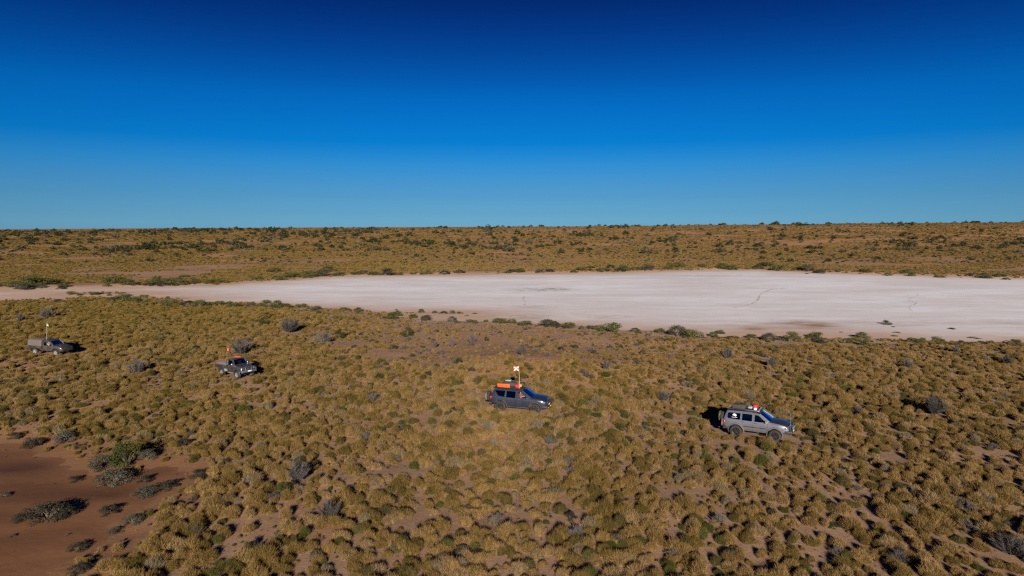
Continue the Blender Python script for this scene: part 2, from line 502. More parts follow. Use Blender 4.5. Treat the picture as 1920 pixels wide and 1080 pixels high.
gx = axis([(-6000, -1000, 500), (-1000, -560, 40), (-560, -160, 7), (-160, -80, 2), (-80, 80, 1.0), (80, 160, 2), (160, 560, 7), (560, 1000, 40), (1000, 6001, 500)])
gy = axis([(-600, -40, 80), (-40, 16, 4), (16, 140, 1.0), (140, 300, 2), (300, 820, 5), (820, 1500, 40), (1500, 12001, 500)])
ground, X, Y = grid_sheet('ground', gx, gy, height)
ground.data.materials.append(SAND)
tag(ground, 'pinkish red desert sand between the spinifex hummocks', kind='structure')
sd, pd = lake_sd(X, Y), pan_sd(X, Y)
org = .9 * np.exp(-(((X - 5) / 10) ** 2 + ((Y - 73) / 5) ** 2)) + .35 * np.exp(-(((X - 0) / 26) ** 2 + ((Y - 84) / 14) ** 2)) + .55 * sstep(.55, .75, fbm(X * .05, Y * .08, 61)) \
    + .8 * np.exp(-(np.maximum(sd, 0) / 7) ** 2) * sstep(170, 250, Y) + .5 * sstep(.5, .7, fbm(X * .015, Y * .02, 63)) * sstep(300, 375, Y)
set_attr(ground.data, 'orange', np.clip(org, 0, 1))
set_attr(ground.data, 'clay', np.clip(1.1 - np.maximum(pd, 0) / 4.5, 0, 1))
set_attr(ground.data, 'pale', np.clip(.75 * np.exp(-(np.maximum(sd, 0) / 6.0) ** 2) , 0, 1))

lake, X, Y = grid_sheet('salt_lake', axis([(-260, 380, 1.5)]), axis([(84, 300, 1.5)]), lambda x, y: np.zeros_like(x) + .004, lambda x, y: lake_sd(x, y) < 2.5)
lake.data.materials.append(SALT)
tag(lake, 'pale pinkish white salt crust of the dry lake', kind='structure')
sd = lake_sd(X, Y)
def spot(u, v, su, sv):
    x0, y0 = flat_at(u, v); x1, _ = flat_at(u + su, v); _, y1 = flat_at(u, v - sv)
    return np.exp(-(((X - x0) / (x1 - x0)) ** 2 + ((Y - y0) / (y1 - y0)) ** 2))
ed = np.exp(-(np.maximum(-sd, 0) / 9.0) ** 1.1) + .8 * spot(790, 593, 120, 9) + .5 * spot(150, 553, 200, 9) + .4 * spot(1480, 622, 200, 12)
set_attr(lake.data, 'edge', np.clip(ed, 0, 1))
st = spot(1515, 608, 45, 6) * 1.2 + spot(1410, 617, 22, 3) + spot(1620, 606, 120, 5) * .5 + spot(1440, 612, 130, 8) * .35 + spot(760, 590, 90, 6) * .6 + spot(170, 552, 60, 4) * .6 + spot(1850, 605, 120, 6) * .3
set_attr(lake.data, 'stain', np.clip(st, 0, 1))
dk = spot(1015, 543, 55, 3.0) + spot(1045, 542, 25, 2.0) + spot(985, 594, 60, 4) * .9 + spot(1140, 594, 40, 2.5) * .7 + spot(1320, 517, 90, 1.3) * .8 + spot(1000, 575, 30, 4) * .5 + spot(430, 551, 20, 1.5) * .7
set_attr(lake.data, 'dark', np.clip(dk, 0, 1))

pan, X, Y = grid_sheet('clay_pan', axis([(-86, -9, .4)]), axis([(17, 60, .4)]), lambda x, y: np.zeros_like(x) - .06 + .035 * (fbm(x * .5, y * .7, 71) - .5), lambda x, y: pan_sd(x, y) < 1.6)
pan.data.materials.append(CLAY)
tag(pan, 'red brown clay pan with darker damp patches', kind='structure')
pdv = pan_sd(X, Y)
set_attr(pan.data, 'edge', np.exp(-(np.maximum(-pdv, 0) / 1.6) ** 1.5))
dp = spot(40, 875, 90, 16) * 1.1 + spot(270, 880, 60, 9) + spot(60, 925, 120, 14) * .8 + spot(200, 925, 70, 12) * .9 + spot(10, 1010, 60, 12) * .5 + spot(330, 845, 30, 6) * .3
set_attr(pan.data, 'damp', np.clip(dp, 0, 1))

# meandering lines of footprints pressed into the salt crust
TRACK = simple('trodden_salt', (.50, .42, .38), .95, vary=.25)
def track(name, pts, w, label):
    ws = [Vector((*flat_at(*p), .010)) for p in pts]
    dense = []
    for i in range(len(ws) - 1):
        p0, p1, p2, p3 = ws[max(i - 1, 0)], ws[i], ws[i + 1], ws[min(i + 2, len(ws) - 1)]
        for k in range(8):
            t = k / 8
            dense.append(.5 * ((2 * p1) + (p2 - p0) * t + (2 * p0 - 5 * p1 + 4 * p2 - p3) * t * t + (3 * p1 - p0 - 3 * p2 + p3) * t ** 3))
    vs, fs = [], []
    for i, p in enumerate(dense):
        t = (dense[min(i + 1, len(dense) - 1)] - dense[max(i - 1, 0)]).normalized()
        n = Vector((-t.y, t.x, 0))
        e = w * (.35 + .9 * rnd.random())
        vs += [p + n * (e + rnd.uniform(-.15, .15)), p - n * (e + rnd.uniform(-.15, .15))]
        if i and rnd.random() > .18: fs.append([2 * i - 2, 2 * i - 1, 2 * i + 1, 2 * i])
    o = mesh_obj(name, vs, fs, TRACK)
    tag(o, label, kind='structure')
track('animal_track', [(1365, 577), (1395, 574), (1413, 568), (1422, 560), (1425, 553), (1437, 546), (1452, 542), (1480, 540)], .22, 'dark winding line of prints across the salt lake')
track('animal_track', [(1708, 581), (1706, 575), (1718, 568), (1703, 561), (1722, 553), (1708, 545)], .09, 'faint winding line of prints on the lake further right')
track('animal_track', [(983, 572), (984, 566), (981, 560), (985, 554)], .10, 'short faint trail of prints in the middle of the salt lake')

# ------------------------------------------------------------------ vehicles
BLACK = simple('black_plastic', (.016, .016, .018), .55, vary=.3, dust=.25)
RUBBER = simple('tyre_rubber', (.018, .017, .017), .85, vary=.25, dust=.16)
CHROME = simple('polished_alloy', (.62, .63, .65), .28, .9, dust=.15)
RIM_D = simple('dark_alloy', (.035, .037, .042), .35, .7, dust=.2)
RIM_S = simple('silver_alloy', (.40, .40, .40), .35, .6, dust=.2)
SEAT = simple('seat_cloth', (.030, .030, .033), .9)
REDL = simple('tail_lamp_red', (.45, .012, .015), .2, coat=.6)
LAMP = simple('headlamp_lens', (.42, .44, .46), .15, .6, vary=.15, coat=.8)
AMBER = simple('amber_lens', (.80, .30, .03), .3)
ORANGE = simple('orange_plastic', (.72, .105, .02), .5, vary=.08)
RED = simple('red_cloth', (.55, .015, .03), .7)
WHITE = simple('white_plastic', (.75, .76, .78), .5, vary=.06)
YELLOW = simple('yellow_rope', (.70, .60, .03), .6)
GREYC = simple('grey_case', (.30, .31, .33), .5)
CANVAS = simple('brown_canvas', (.098, .080, .067), .9, vary=.2, dust=.2)
SWAG = simple('dark_canvas', (.040, .040, .036), .9, vary=.3, dust=.15)
TANC = simple('tan_cover', (.20, .175, .14), .85, vary=.2)
SKIN = simple('skin', (.46, .25, .17), .6, vary=.06)
SHIRT = simple('shirt_cloth', (.20, .13, .12), .9)
HAIR = simple('hair', (.06, .04, .03), .8)
DECK = simple('tray_cover', (.34, .32, .30), .7, vary=.12, dust=.3)
ALU = simple('alloy_sheet', (.42, .42, .41), .45, .5, dust=.3)
BLUE = simple('blue_whip', (.03, .16, .35), .5)
POLE = simple('pole_fibre', (.70, .62, .40), .5)

camo_m, nt, b = new_mat('camouflage_cloth')
tc = nd(nt, 'ShaderNodeTexCoord')
c1 = noise(nt, tc.outputs['Object'], 6, 2); c2 = noise(nt, tc.outputs['Object'], 8.5, 2)
c = mixc(nt, ramp(nt, c1, [(.48, 0.0), (.50, 1.0)]), (.07, .075, .04), (.16, .135, .09))
nt.links.new(mixc(nt, ramp(nt, c2, [(.56, 0.0), (.58, 1.0)]), c, (.025, .024, .02)), b.inputs['Base Color'])
b.inputs['Roughness'].default_value = .9
CAMO = camo_m

def dens(poly, step, closed=True):
    out, n = [], len(poly)
    for i in range(n if closed else n - 1):
        a, b_ = Vector(poly[i]), Vector(poly[(i + 1) % n])
        k = max(1, int(math.ceil((b_ - a).length / step)))
        out += [a + (b_ - a) * (j / k) for j in range(k)]
    if not closed: out.append(Vector(poly[-1]))
    return [tuple(p) for p in out]

def inside(p, poly):
    x, y = p; r = False; n = len(poly)
    for i in range(n):
        ax, ay = poly[i]; bx, by = poly[(i + 1) % n]
        if (ay > y) != (by > y) and x < (bx - ax) * (y - ay) / (by - ay) + ax: r = not r
    return r

def skin(mb, outer, holes, wf, side, step=.09, thick=.03, off=0.0):
    """curved sheet of one side of the body, with openings and folded edges"""
    loops = [dens(outer, step)] + [dens(h, step) for h in holes]
    pts, edges = [], []
    for lp in loops:
        k = len(pts); pts += lp
        edges += [(k + i, k + (i + 1) % len(lp)) for i in range(len(lp))]
    xs = [p[0] for p in loops[0]]; zs = [p[1] for p in loops[0]]
    x = min(xs) + step * .5
    while x < max(xs):
        z = min(zs) + step * .5
        while z < max(zs):
            if inside((x, z), loops[0]) and not any(inside((x, z), h) for h in loops[1:]) and min((x - q[0]) ** 2 + (z - q[1]) ** 2 for q in pts[:sum(map(len, loops))]) > (step * .45) ** 2:
                pts.append((x, z))
            z += step
        x += step
    v2, e2, f2, *_ = delaunay_2d_cdt([Vector(p) for p in pts], edges, [], 0, 1e-6)
    tris = []
    for f in f2:
        c = sum((v2[i] for i in f), Vector((0, 0))) / len(f)
        if inside(c, loops[0]) and not any(inside(c, h) for h in loops[1:]): tris.append(list(f))
    P3 = [Vector((p.x, side * (wf(p.x, p.y) + off), p.y)) for p in v2]
    mb.add(P3, [f if side < 0 else f[::-1] for f in tris])
    if thick:
        cnt = {}
        for f in tris:
            for i in range(3):
                a, b_ = f[i], f[(i + 1) % 3]
                cnt[(a, b_)] = 1
        for (a, b_) in cnt:
            if (b_, a) not in cnt:
                ia, ib = P3[a].copy(), P3[b_].copy()
                ia.y -= side * thick; ib.y -= side * thick
                mb.add([P3[a], P3[b_], ib, ia], [[0, 1, 2, 3] if side > 0 else [3, 2, 1, 0]])

def strip(mb, pts, wf, crown, n=12, step=.08, inset=0.0, lift=0.0):
    """sheet that spans the car from side to side along the outline points"""
    d = dens(pts, step, False)
    vs = []
    for i, (x, z) in enumerate(d):
        a, b_ = d[max(i - 1, 0)], d[min(i + 1, len(d) - 1)]
        t = Vector((b_[0] - a[0], b_[1] - a[1])).normalized()
        nx, nz = -t.y, t.x
        w = wf(x, z) - inset
        for j in range(n + 1):
            s = -1 + 2 * j / n
            q = crown * (1 - s * s) + lift
            vs.append((x + nx * q, w * s, z + nz * q))
    m = n + 1
    mb.add(vs, [[i * m + j, i * m + j + 1, (i + 1) * m + j + 1, (i + 1) * m + j] for i in range(len(d) - 1) for j in range(n)])

def shrink(poly, k):
    cx = sum(p[0] for p in poly) / len(poly); cy = sum(p[1] for p in poly) / len(poly)
    out = []
    for x, y in poly:
        L = math.hypot(x - cx, y - cy)
        f = (L - k) / L
        out.append((cx + (x - cx) * f, cy + (y - cy) * f))
    return out

def make_wheel(name, parent, loc, side, rt, width, rim_mat, spokes=6):
    w = empty(name, loc, (0, 0, 0), parent)
    h = width / 2; ri = rt * .60
    mb = MB().lathe([(ri, -h * .75), (ri + .03, -h * .98), (rt * .86, -h * 1.02), (rt - .02, -h * .92), (rt, -h * .7), (rt, h * .7), (rt - .02, h * .92), (rt * .86, h * 1.02), (ri + .03, h * .98), (ri, h * .75)], 36)
    for k in range(30):
        a = 2 * math.pi * k / 30
        M = Matrix.Rotation(-a, 4, 'Y')
        for yy in (-h * .62, h * .62):
            mb.box(M @ Vector((rt, yy + (.02 if k % 2 else -.02), 0)), (.03, h * .5, .05), 0, M)
    mb.build('tyre', RUBBER, w)
    rb = MB().lathe([(ri, h * .76), (ri - .015, h * .70), (ri - .03, h * .25), (rt * .2, h * .30), (rt * .16, h * .62), (.001, h * .64)], 28)
    rb.lathe([(.001, -h * .3), (ri, -h * .6)], 24)
    for k in range(spokes):
        a = 2 * math.pi * k / spokes
        M = Matrix.Rotation(-a, 4, 'Y')
        rb.box(M @ Vector((ri * .58, h * .50, 0)), (ri * .74, .04, .055), .012, M)
    for v in rb.v: v.y *= side
    if side < 0: rb.f = [f[::-1] for f in rb.f]
    rb.build('rim', rim_mat, w)
    return w

def flare(mb, cx, cz, r, wf, side, wdt, a0=-12, a1=192, out=.05):
    pr, n = [], 22
    for i in range(n + 1):
        a = R(a0 + (a1 - a0) * i / n); ca, sa = math.cos(a), math.sin(a)
        y = side * (wf(cx + ca * r * 1.05, min(1.2, cz + sa * r * 1.05)))
        pr += [(cx + ca * r, y - side * .04, cz + sa * r), (cx + ca * r, y + side * out, cz + sa * r), (cx + ca * (r + wdt * .6), y + side * out * .9, cz + sa * (r + wdt * .6)), (cx + ca * (r + wdt), y - side * .01, cz + sa * (r + wdt))]
    mb.add(pr, [[i * 4 + j, i * 4 + j + 1, i * 4 + 5 + j, i * 4 + 4 + j] if side > 0 else [i * 4 + 4 + j, i * 4 + 5 + j, i * 4 + j + 1, i * 4 + j] for i in range(n) for j in range(3)])

def make_car(name, S, paint, hood_mat=None, roof_mat=None, lower=None):
    root = empty(name)
    top = S['top']; sec = S['sec']; W, belt = S['W'], S['belt']
    segs = [(Vector(top[i]), Vector(top[i + 1])) for i in range(len(top) - 1)]
    def edge_d(x, z):
        p = Vector((x, z)); best = 9
        for a, b_ in segs:
            e = b_ - a; t = max(0, min(1, (p - a).dot(e) / e.length_squared))
            best = min(best, (p - a - e * t).length)
        return best
    xr, xf = min(p[0] for p in top), max(p[0] for p in top)
    def wf(x, z):
        zz = min(z, belt)
        w = W - .055 * ((zz - .92) / .45) ** 2
        if z > belt: w -= S['tumble'] * (z - belt) + .02 * min(1, (z - belt) / .05)
        f = max(0, (x - (xf - .95)) / .95); w *= 1 - S.get('tf', .15) * f ** 2.2
        if S.get('tr', .06):
            f = max(0, ((xr + .6) - x) / .6); w *= 1 - S['tr'] * f ** 2
        t = max(0, 1 - edge_d(x, z) / .10)
        return w - .055 * t * t
    sill = S['sill']
    low = []
    ends = [(top[-1][0], top[-1][1])]
    def arc(cx, r, cz, z_in, z_out):
        a0 = math.asin(max(-1, min(1, (z_in - cz) / r))); a1 = math.pi - math.asin(max(-1, min(1, (z_out - cz) / r)))
        return [(cx + r * math.cos(a0 + (a1 - a0) * i / 18), cz + r * math.sin(a0 + (a1 - a0) * i / 18)) for i in range(19)]
    rt = S['tyre']
    for k, (cx, r) in enumerate(S['arch']):          # front arch first
        z_in = top[-1][1] if k == 0 else sill
        z_out = sill if (k == 0 or S.get('cab')) else top[0][1]
        low += arc(cx, r, rt + .04, z_in, z_out)
    if S.get('cab'): low += [(top[0][0], sill)]
    outer = list(top) + low
    body = MB()
    doors, fixed = S['doors'], S.get('fixed', [])
    for side in (-1, 1):
        skin(body, outer, [d['poly'] for d in doors] + fixed, wf, side)
    for nm in S['body_sec']:
        a, b_, cw = sec[nm]; strip(body, top[a:b_ + 1], wf, cw)
    body.build('body', paint, root)
    for nm, (a, b_, cw) in sec.items():
        if nm in S['body_sec']: continue
        mt = {'windscreen': SCREEN, 'rear_window': GLASS, 'bonnet': hood_mat or paint, 'roof_panel': roof_mat or paint}[nm]
        mb = MB(); strip(mb, top[a:b_ + 1], wf, cw)
        mb.build(nm, mt, root)
    # pillars at the windscreen
    a, b_, cw = sec['windscreen']
    for side in (-1, 1):
        mb = MB().tube([(x, side * (wf(x, z) - .02), z + .012) for x, z in dens(top[a:b_ + 1], .15, False)], .035, 6)
        mb.build('windscreen_pillar', BLACK if S.get('dark_pillar') else paint, root)
    for d in doors:
        for side in (-1, 1):
            mb = MB(); skin(mb, shrink(d['poly'], .012), [d['win']], wf, side)
            o = mb.build('door', paint, root)
            if not (d.get('open') and side < 0):
                mb = MB(); skin(mb, shrink(d['win'], -.01), [], wf, side, off=-.015, thick=0)
                mb.build('window_pane', GLASS, o)
            hx, hzv = d['handle']
            MB().box((hx, side * (wf(hx, hzv) + .015), hzv), (.20, .035, .04), .012).build('handle', S.get('handle_mat', BLACK), o)
    for fx in fixed:
        for side in (-1, 1):
            mb = MB(); skin(mb, shrink(fx, -.01), [], wf, side, off=-.012, thick=0)
            mb.build('quarter_window', GLASS, root)
    # under the body
    fl = MB(); x0, x1 = S['floor']
    fl.box(((x0 + x1) / 2, 0, sill + .16), (x1 - x0, 2 * W - .62, .16), .03)
    fl.box(((x0 + x1) / 2, 0, sill - .02), (x1 - x0 - .5, .9, .18), .03)
    for cx, r in S['arch']:
        fl.tube([(cx, -W + .25, rt), (cx, W - .25, rt)], .06, 8)
        fl.ell((cx, .1, rt), (.3, .34, .3))
    fl.box(((S['arch'][0][0] + .1), 0, sill + .45), (.9, 2 * W - .66, .5), .05)
    fl.build('chassis', BLACK, root)
    it = MB()
    cabx0, cabx1 = S['cabin']
    it.box(((cabx0 + cabx1) / 2, 0, sill + .30), (cabx1 - cabx0, 2 * W - .2, .06), .01)
    it.box((cabx1 - .10, 0, belt - .12), (.35, 2 * W - .25, .28), .06)
    seats = S['seats']
    for sx, sy, sw in seats:
        it.box((sx, sy, sill + .43), (.5, sw, .18), .05)
        it.box((sx - .27, sy, sill + .78), (.16, sw, .62), .05, Matrix.Rotation(R(-12), 4, 'Y'))
        it.box((sx - .35, sy, sill + 1.14), (.09, min(sw, .9) * .5, .16), .03)
    it.build('interior', SEAT, root)
    sw_ = MB()
    cc = Vector((seats[0][0] + .52, seats[0][1], belt - .02)); Mr = Matrix.Rotation(R(-62), 4, 'Y')
    sw_.tube([cc + Mr @ Vector((.19 * math.cos(t), .19 * math.sin(t), 0)) for t in [2 * math.pi * i / 18 for i in range(19)]], .016, 6, False)
    sw_.tube([cc, cc + Vector((.22, 0, -.12))], .03, 6)
    sw_.build('steering_wheel', BLACK, root)
    # wheels
    for cx, r in S['arch']:
        for side in (-1, 1):
            make_wheel('wheel', root, (cx, side * S['track'], rt), side, rt, S.get('tw', .29), S['rim'], S.get('spokes', 6))
    if S.get('flare'):
        for cx, r in S['arch']:
            for side in (-1, 1):
                mb = MB(); flare(mb, cx, rt + .04, r - .005, wf, side, *S['flare'])
                mb.build('wheel_arch_flare', S.get('flare_mat', paint), root)
    # lamps, mirrors
    for side in (-1, 1):
        hx, hzv, sx, sy, sz = S['head']
        MB().ell((hx, side * (wf(hx, hzv) - sy * .36), hzv), (sx, sy, sz)).build('headlight', LAMP, root)
        mx, mz = S['mirror']
        mb = MB().ell((mx, side * (wf(mx, mz) + .15), mz + .05), (.12, .24, .20)); mb.box((mx + .02, side * (wf(mx, mz) + .03), mz), (.06, .12, .04), .01)
        mb.build('wing_mirror', S.get('mirror_mat', paint), root)
        for tx, tz, sx, sy, sz in S.get('tail', []):
            MB().ell((tx, side * (wf(tx, tz) - sy * .34), tz), (sx, sy, sz)).build('tail_light', REDL, root)
    return root, wf

def make_flag(root, base, tip, mat_pole, cols, size, back=-1, cross=False, r=.013):
    p0, p1 = Vector(base), Vector(tip)
    mid = (p0 + p1) / 2 + Vector((.03, 0, 0))
    pl = MB().tube([p0, mid, p1], [r * 1.3, r, r * .8], 6).build('flag_pole', mat_pole, root)
    if not cols: return pl
    fw, fh = size
    nx, nz = 12, 8
    vs, fs, mi = [], [], []
    for j in range(nz + 1):
        for i in range(nx + 1):
            s, t = i / nx, j / nz
            vs.append((p1.x + back * fw * s, p1.y + .05 * math.sin(s * 5 + t) * s, p1.z - fh * t - .05 * s * s))
    for j in range(nz):
        for i in range(nx):
            fs.append([j * (nx + 1) + i, j * (nx + 1) + i + 1, (j + 1) * (nx + 1) + i + 1, (j + 1) * (nx + 1) + i])
            s, t = (i + .5) / nx, (j + .5) / nz
            if cross: mi.append(1 if min(abs(s - t), abs(s - 1 + t)) < .105 else 0)
            else: mi.append(min(len(cols) - 1, int(t * len(cols))))
    o = mesh_obj('flag', vs, fs, cols[0], pl, True)
    for m in cols[1:]: o.data.materials.append(m)
    o.data.polygons.foreach_set('material_index', mi)
    return pl

def place(root, rear_px, front_px, half, wb_x, tilt=True):
    """stand the vehicle so that its near-side wheels meet the ground at the two photo points"""
    a, b_ = at(*rear_px), at(*front_px)
    yaw = math.atan2(b_.y - a.y, b_.x - a.x)
    fwd = Vector((math.cos(yaw), math.sin(yaw), 0)); left = Vector((-fwd.y, fwd.x, 0))
    c = (a + b_) / 2 + left * half - fwd * (wb_x[0] + wb_x[1]) / 2
    f, r = c + fwd * wb_x[1], c + fwd * wb_x[0]
    zf = (hz(*(f + left * half).xy) + hz(*(f - left * half).xy)) / 2
    zr = (hz(*(r + left * half).xy) + hz(*(r - left * half).xy)) / 2
    root.location = (c.x, c.y, zr + (zf - zr) * (0 - wb_x[0]) / (wb_x[1] - wb_x[0]) - .03)
    root.rotation_euler = (0, -math.atan2(zf - zr, wb_x[1] - wb_x[0]), yaw)
    bpy.context.view_layer.update()
    return root

def gear(root, mb, name, mat, label, cat, group=None):
    """a loose thing carried on the vehicle, left where the vehicle stands"""
    o = mb.build(name, mat)
    o.matrix_world = root.matrix_world
    return tag(o, label, cat, group)

def make_person(root, seat, arm_out, label, shirt):
    """seated driver: one skin from joints, right elbow on the window ledge"""
    sx, sy, sz = seat
    J = {'pelvis': (sx - .05, sy, sz + .10, .14), 'waist': (sx - .09, sy, sz + .28, .13), 'chest': (sx - .12, sy, sz + .47, .155), 'neck0': (sx - .11, sy, sz + .60, .075),
         'neck': (sx - .09, sy, sz + .66, .055), 'jaw': (sx - .065, sy, sz + .72, .070), 'head': (sx - .07, sy, sz + .80, .092), 'crown': (sx - .085, sy, sz + .88, .060),
         'nose': (sx + .035, sy, sz + .775, .012)}
    E = [('pelvis', 'waist'), ('waist', 'chest'), ('chest', 'neck0'), ('neck0', 'neck'), ('neck', 'jaw'), ('jaw', 'head'), ('head', 'crown'), ('head', 'nose')]
    for s, n in ((1, 'l'), (-1, 'r')):
        J['hip' + n] = (sx, sy + s * .10, sz + .08, .095); J['knee' + n] = (sx + .42, sy + s * .14, sz + .14, .065); J['ank' + n] = (sx + .62, sy + s * .13, sz - .14, .045); J['toe' + n] = (sx + .80, sy + s * .14, sz - .12, .035)
        E += [('pelvis', 'hip' + n), ('hip' + n, 'knee' + n), ('knee' + n, 'ank' + n), ('ank' + n, 'toe' + n)]
        J['sho' + n] = (sx - .12, sy + s * .19, sz + .54, .065)
        if n == 'r' and arm_out:
            J['elb' + n] = (sx + .06, sy - .40, sz + .42, .045); J['wri' + n] = (sx + .30, sy - .32, sz + .44, .030)
        else:
            J['elb' + n] = (sx + .10, sy + s * .26, sz + .34, .045); J['wri' + n] = (sx + .36, sy + s * .17, sz + .46, .030)
        w = J['wri' + n]
        J['palm' + n] = (w[0] + .07, w[1], w[2] + .005, .032)
        E += [('chest', 'sho' + n), ('sho' + n, 'elb' + n), ('elb' + n, 'wri' + n), ('wri' + n, 'palm' + n)]
        for k, (dy, L) in enumerate(((-.030, .070), (-.010, .085), (.010, .080), (.030, .062))):
            J['f%d%s' % (k, n)] = (w[0] + .115, w[1] + dy, w[2] + .008, .010); J['g%d%s' % (k, n)] = (w[0] + .10 + L * .7, w[1] + dy * 1.1, w[2] - .025, .008)
            E += [('palm' + n, 'f%d%s' % (k, n)), ('f%d%s' % (k, n), 'g%d%s' % (k, n))]
        J['t' + n] = (w[0] + .085, w[1] + s * -.052, w[2] + .02, .010); E.append(('palm' + n, 't' + n))
    keys = list(J); ix = {k: i for i, k in enumerate(keys)}
    me = bpy.data.meshes.new('person'); me.from_pydata([J[k][:3] for k in keys], [(ix[a], ix[b_]) for a, b_ in E], [])
    tmp = bpy.data.objects.new('person', me); COL.objects.link(tmp)
    tmp.modifiers.new('skin', 'SKIN'); sub = tmp.modifiers.new('sub', 'SUBSURF'); sub.levels = sub.render_levels = 1
    for i, k in enumerate(keys):
        sv = me.skin_vertices[0].data[i]; sv.radius = (J[k][3], J[k][3]); sv.use_root = (k == 'pelvis')
    dg = bpy.context.evaluated_depsgraph_get()
    nm = bpy.data.meshes.new_from_object(tmp.evaluated_get(dg))
    bpy.data.objects.remove(tmp)
    nm.materials.clear(); nm.materials.append(SKIN); nm.materials.append(shirt); nm.materials.append(SEAT)
    for p in nm.polygons:
        c = p.center; p.use_smooth = True
        skinny = c.z > sz + .615 or (c.x > sx + .08 and c.z > sz + .36)
        p.material_index = 0 if skinny else (2 if (c.z < sz + .22) else 1)
    o = bpy.data.objects.new('person', nm); COL.objects.link(o)
    o.matrix_world = root.matrix_world
    tag(o, label, 'person')
    hm = MB().ell((sx - .095, sy, sz + .835), (.20, .19, .19), 12, 8, .05)
    hm.build('hair', HAIR, o)
    for s in (-1, 1): MB().ell((sx + .008, sy + s * .033, sz + .805), (.02, .025, .02), 6, 5).build('eye', HAIR, o)
    mo = MB().box((sx - .0, sy, sz + .725), (.012, .045, .01), .003); mo.build('mouth', REDL, o)
    for s in (-1, 1): MB().ell((sx - .075, sy + s * .092, sz + .79), (.05, .02, .06), 8, 6).build('ear', SKIN, o)
    return o

# ---- dark grey four wheel drive in the middle
FLR = simple('dusty_black', (.024, .023, .023), .7, dust=.22)
PAINT_G = simple('grey_metallic', (.045, .055, .082), .28, .55, vary=.06, dust=.12, coat=.8)
S1 = dict(top=[(-2.42, .68), (-2.50, .82), (-2.50, 1.04), (-2.46, 1.24), (-2.31, 1.60), (-2.15, 1.87), (-2.0, 1.93), (-1.2, 1.965), (-.4, 1.965), (.15, 1.935), (.36, 1.885),
               (.75, 1.63), (1.13, 1.38), (1.35, 1.365), (1.75, 1.33), (2.1, 1.27), (2.34, 1.16), (2.45, 1.02), (2.50, .85), (2.47, .66)],
          sec={'tail': (0, 3, .05), 'rear_window': (3, 5, .05), 'roof_panel': (5, 10, .035), 'windscreen': (10, 12, .07), 'bonnet': (12, 16, .05), 'nose': (16, 19, .06)},
          body_sec=('tail', 'nose'), W=.99, belt=1.27, tumble=.27, tr=.07, tf=.17, sill=.52, tyre=.44, tw=.30, arch=[(1.52, .54), (-1.52, .54)], track=.84,
          doors=[dict(poly=[(.93, .60), (.98, 1.0), (1.0, 1.30), (.93, 1.37), (.36, 1.80), (.22, 1.855), (-.12, 1.87), (-.14, .60)], win=[(.86, 1.31), (.30, 1.775), (.20, 1.80), (-.06, 1.81), (-.07, 1.27)], handle=(0.02, 1.16), open=True),
                 dict(poly=[(-.17, .60), (-.15, 1.87), (-1.08, 1.87), (-1.14, 1.30), (-1.04, 1.02), (-.95, .85), (-.94, .60)], win=[(-.22, 1.27), (-.21, 1.81), (-1.02, 1.81), (-1.06, 1.29)], handle=(-.92, 1.17))],
          fixed=[[(-1.20, 1.30), (-1.15, 1.81), (-1.98, 1.79), (-2.06, 1.74), (-1.76, 1.36)]], floor=(-2.3, 2.35), cabin=(-2.1, 1.15),
          seats=[(.22, -.40, .52), (.22, .40, .52), (-.75, 0, 1.35)], rim=RIM_D, head=(2.24, 1.06, .34, .34, .15), mirror=(.84, 1.33), tail=[(-2.42, 1.14, .18, .26, .30)], handle_mat=PAINT_G,
          flare=(.07, -8, 188, .03), flare_mat=FLR)
suv, wf = make_car('off_road_car', S1, PAINT_G, roof_mat=BLACK)
tag(suv, 'dark grey four wheel drive wagon with orange boards and red bag on roof', 'car', 'off road vehicles crossing the spinifex')
mb = MB().box((2.46, 0, .66), (.26, 1.62, .24), .07); mb.box((2.50, 0, .97), (.10, 1.0, .26), .04)
for s in (-1, 1): mb.box((2.28, s * .84, .66), (.42, .18, .22), .06)
mb.build('front_bumper', BLACK, suv)
MB().box((-2.46, 0, .66), (.24, 1.80, .24), .07).build('rear_bumper', BLACK, suv)
MB().box((2.59, 0, .82), (.03, .46, .10), .01).build('number_plate', WHITE, suv)
for s in (-1, 1):
    MB().box((0, s * .95, .50), (1.95, .14, .08), .03).build('side_step', BLACK, suv)
    MB().tube([(2.52, s * .42, .60), (2.62, s * .42, .53), (2.62, s * .34, .50), (2.53, s * .34, .56)], .016, 6).build('recovery_hook', YELLOW, suv)
mb = MB().box((-2.12, 0, 1.93), (.34, 1.36, .06), .025); mb.build('roof_spoiler', BLACK, suv)
for s in (-1,): MB().box((1.28, s * (wf(1.28, 1.14) + .008), 1.14), (.26, .025, .06), .008).build('guard_vent', BLACK, suv)
mb = MB().tube([(1.35, .93, 1.20), (1.18, .93, 1.36), (.80, .86, 1.66), (.42, .78, 1.95), (.36, .78, 2.06)], .05, 8); mb.box((.40, .78, 2.11), (.16, .13, .16), .03)
mb.build('snorkel', BLACK, suv)
rack = MB()
for s in (-1, 1): rack.tube([(-1.75, s * .66, 2.06), (.15, s * .66, 2.07)], .028, 6)
for i in range(9): rack.box((-1.72 + i * .23, 0, 2.05), (.07, 1.36, .03), .008)
for x in (-1.5, -.4, .05):
    for s in (-1, 1): rack.tube([(x, s * .66, 2.06), (x, s * .68, 1.93)], .022, 6)
rack.build('roof_rack', BLACK, suv)
spw = empty('spare_wheel', (-2.80, -.22, 1.10), (0, 0, R(90)), suv)
wtmp = MB().lathe([(.001, -.15), (.30, -.15), (.40, -.12), (.43, -.08), (.43, .08), (.40, .12), (.28, .14), (.001, .12)], 30); wtmp.build('tyre', RUBBER, spw)
MB().ell((0, .20, -.05), (.62, .16, .66), 16, 10, .06, 3).build('cover_bag', TANC, spw)
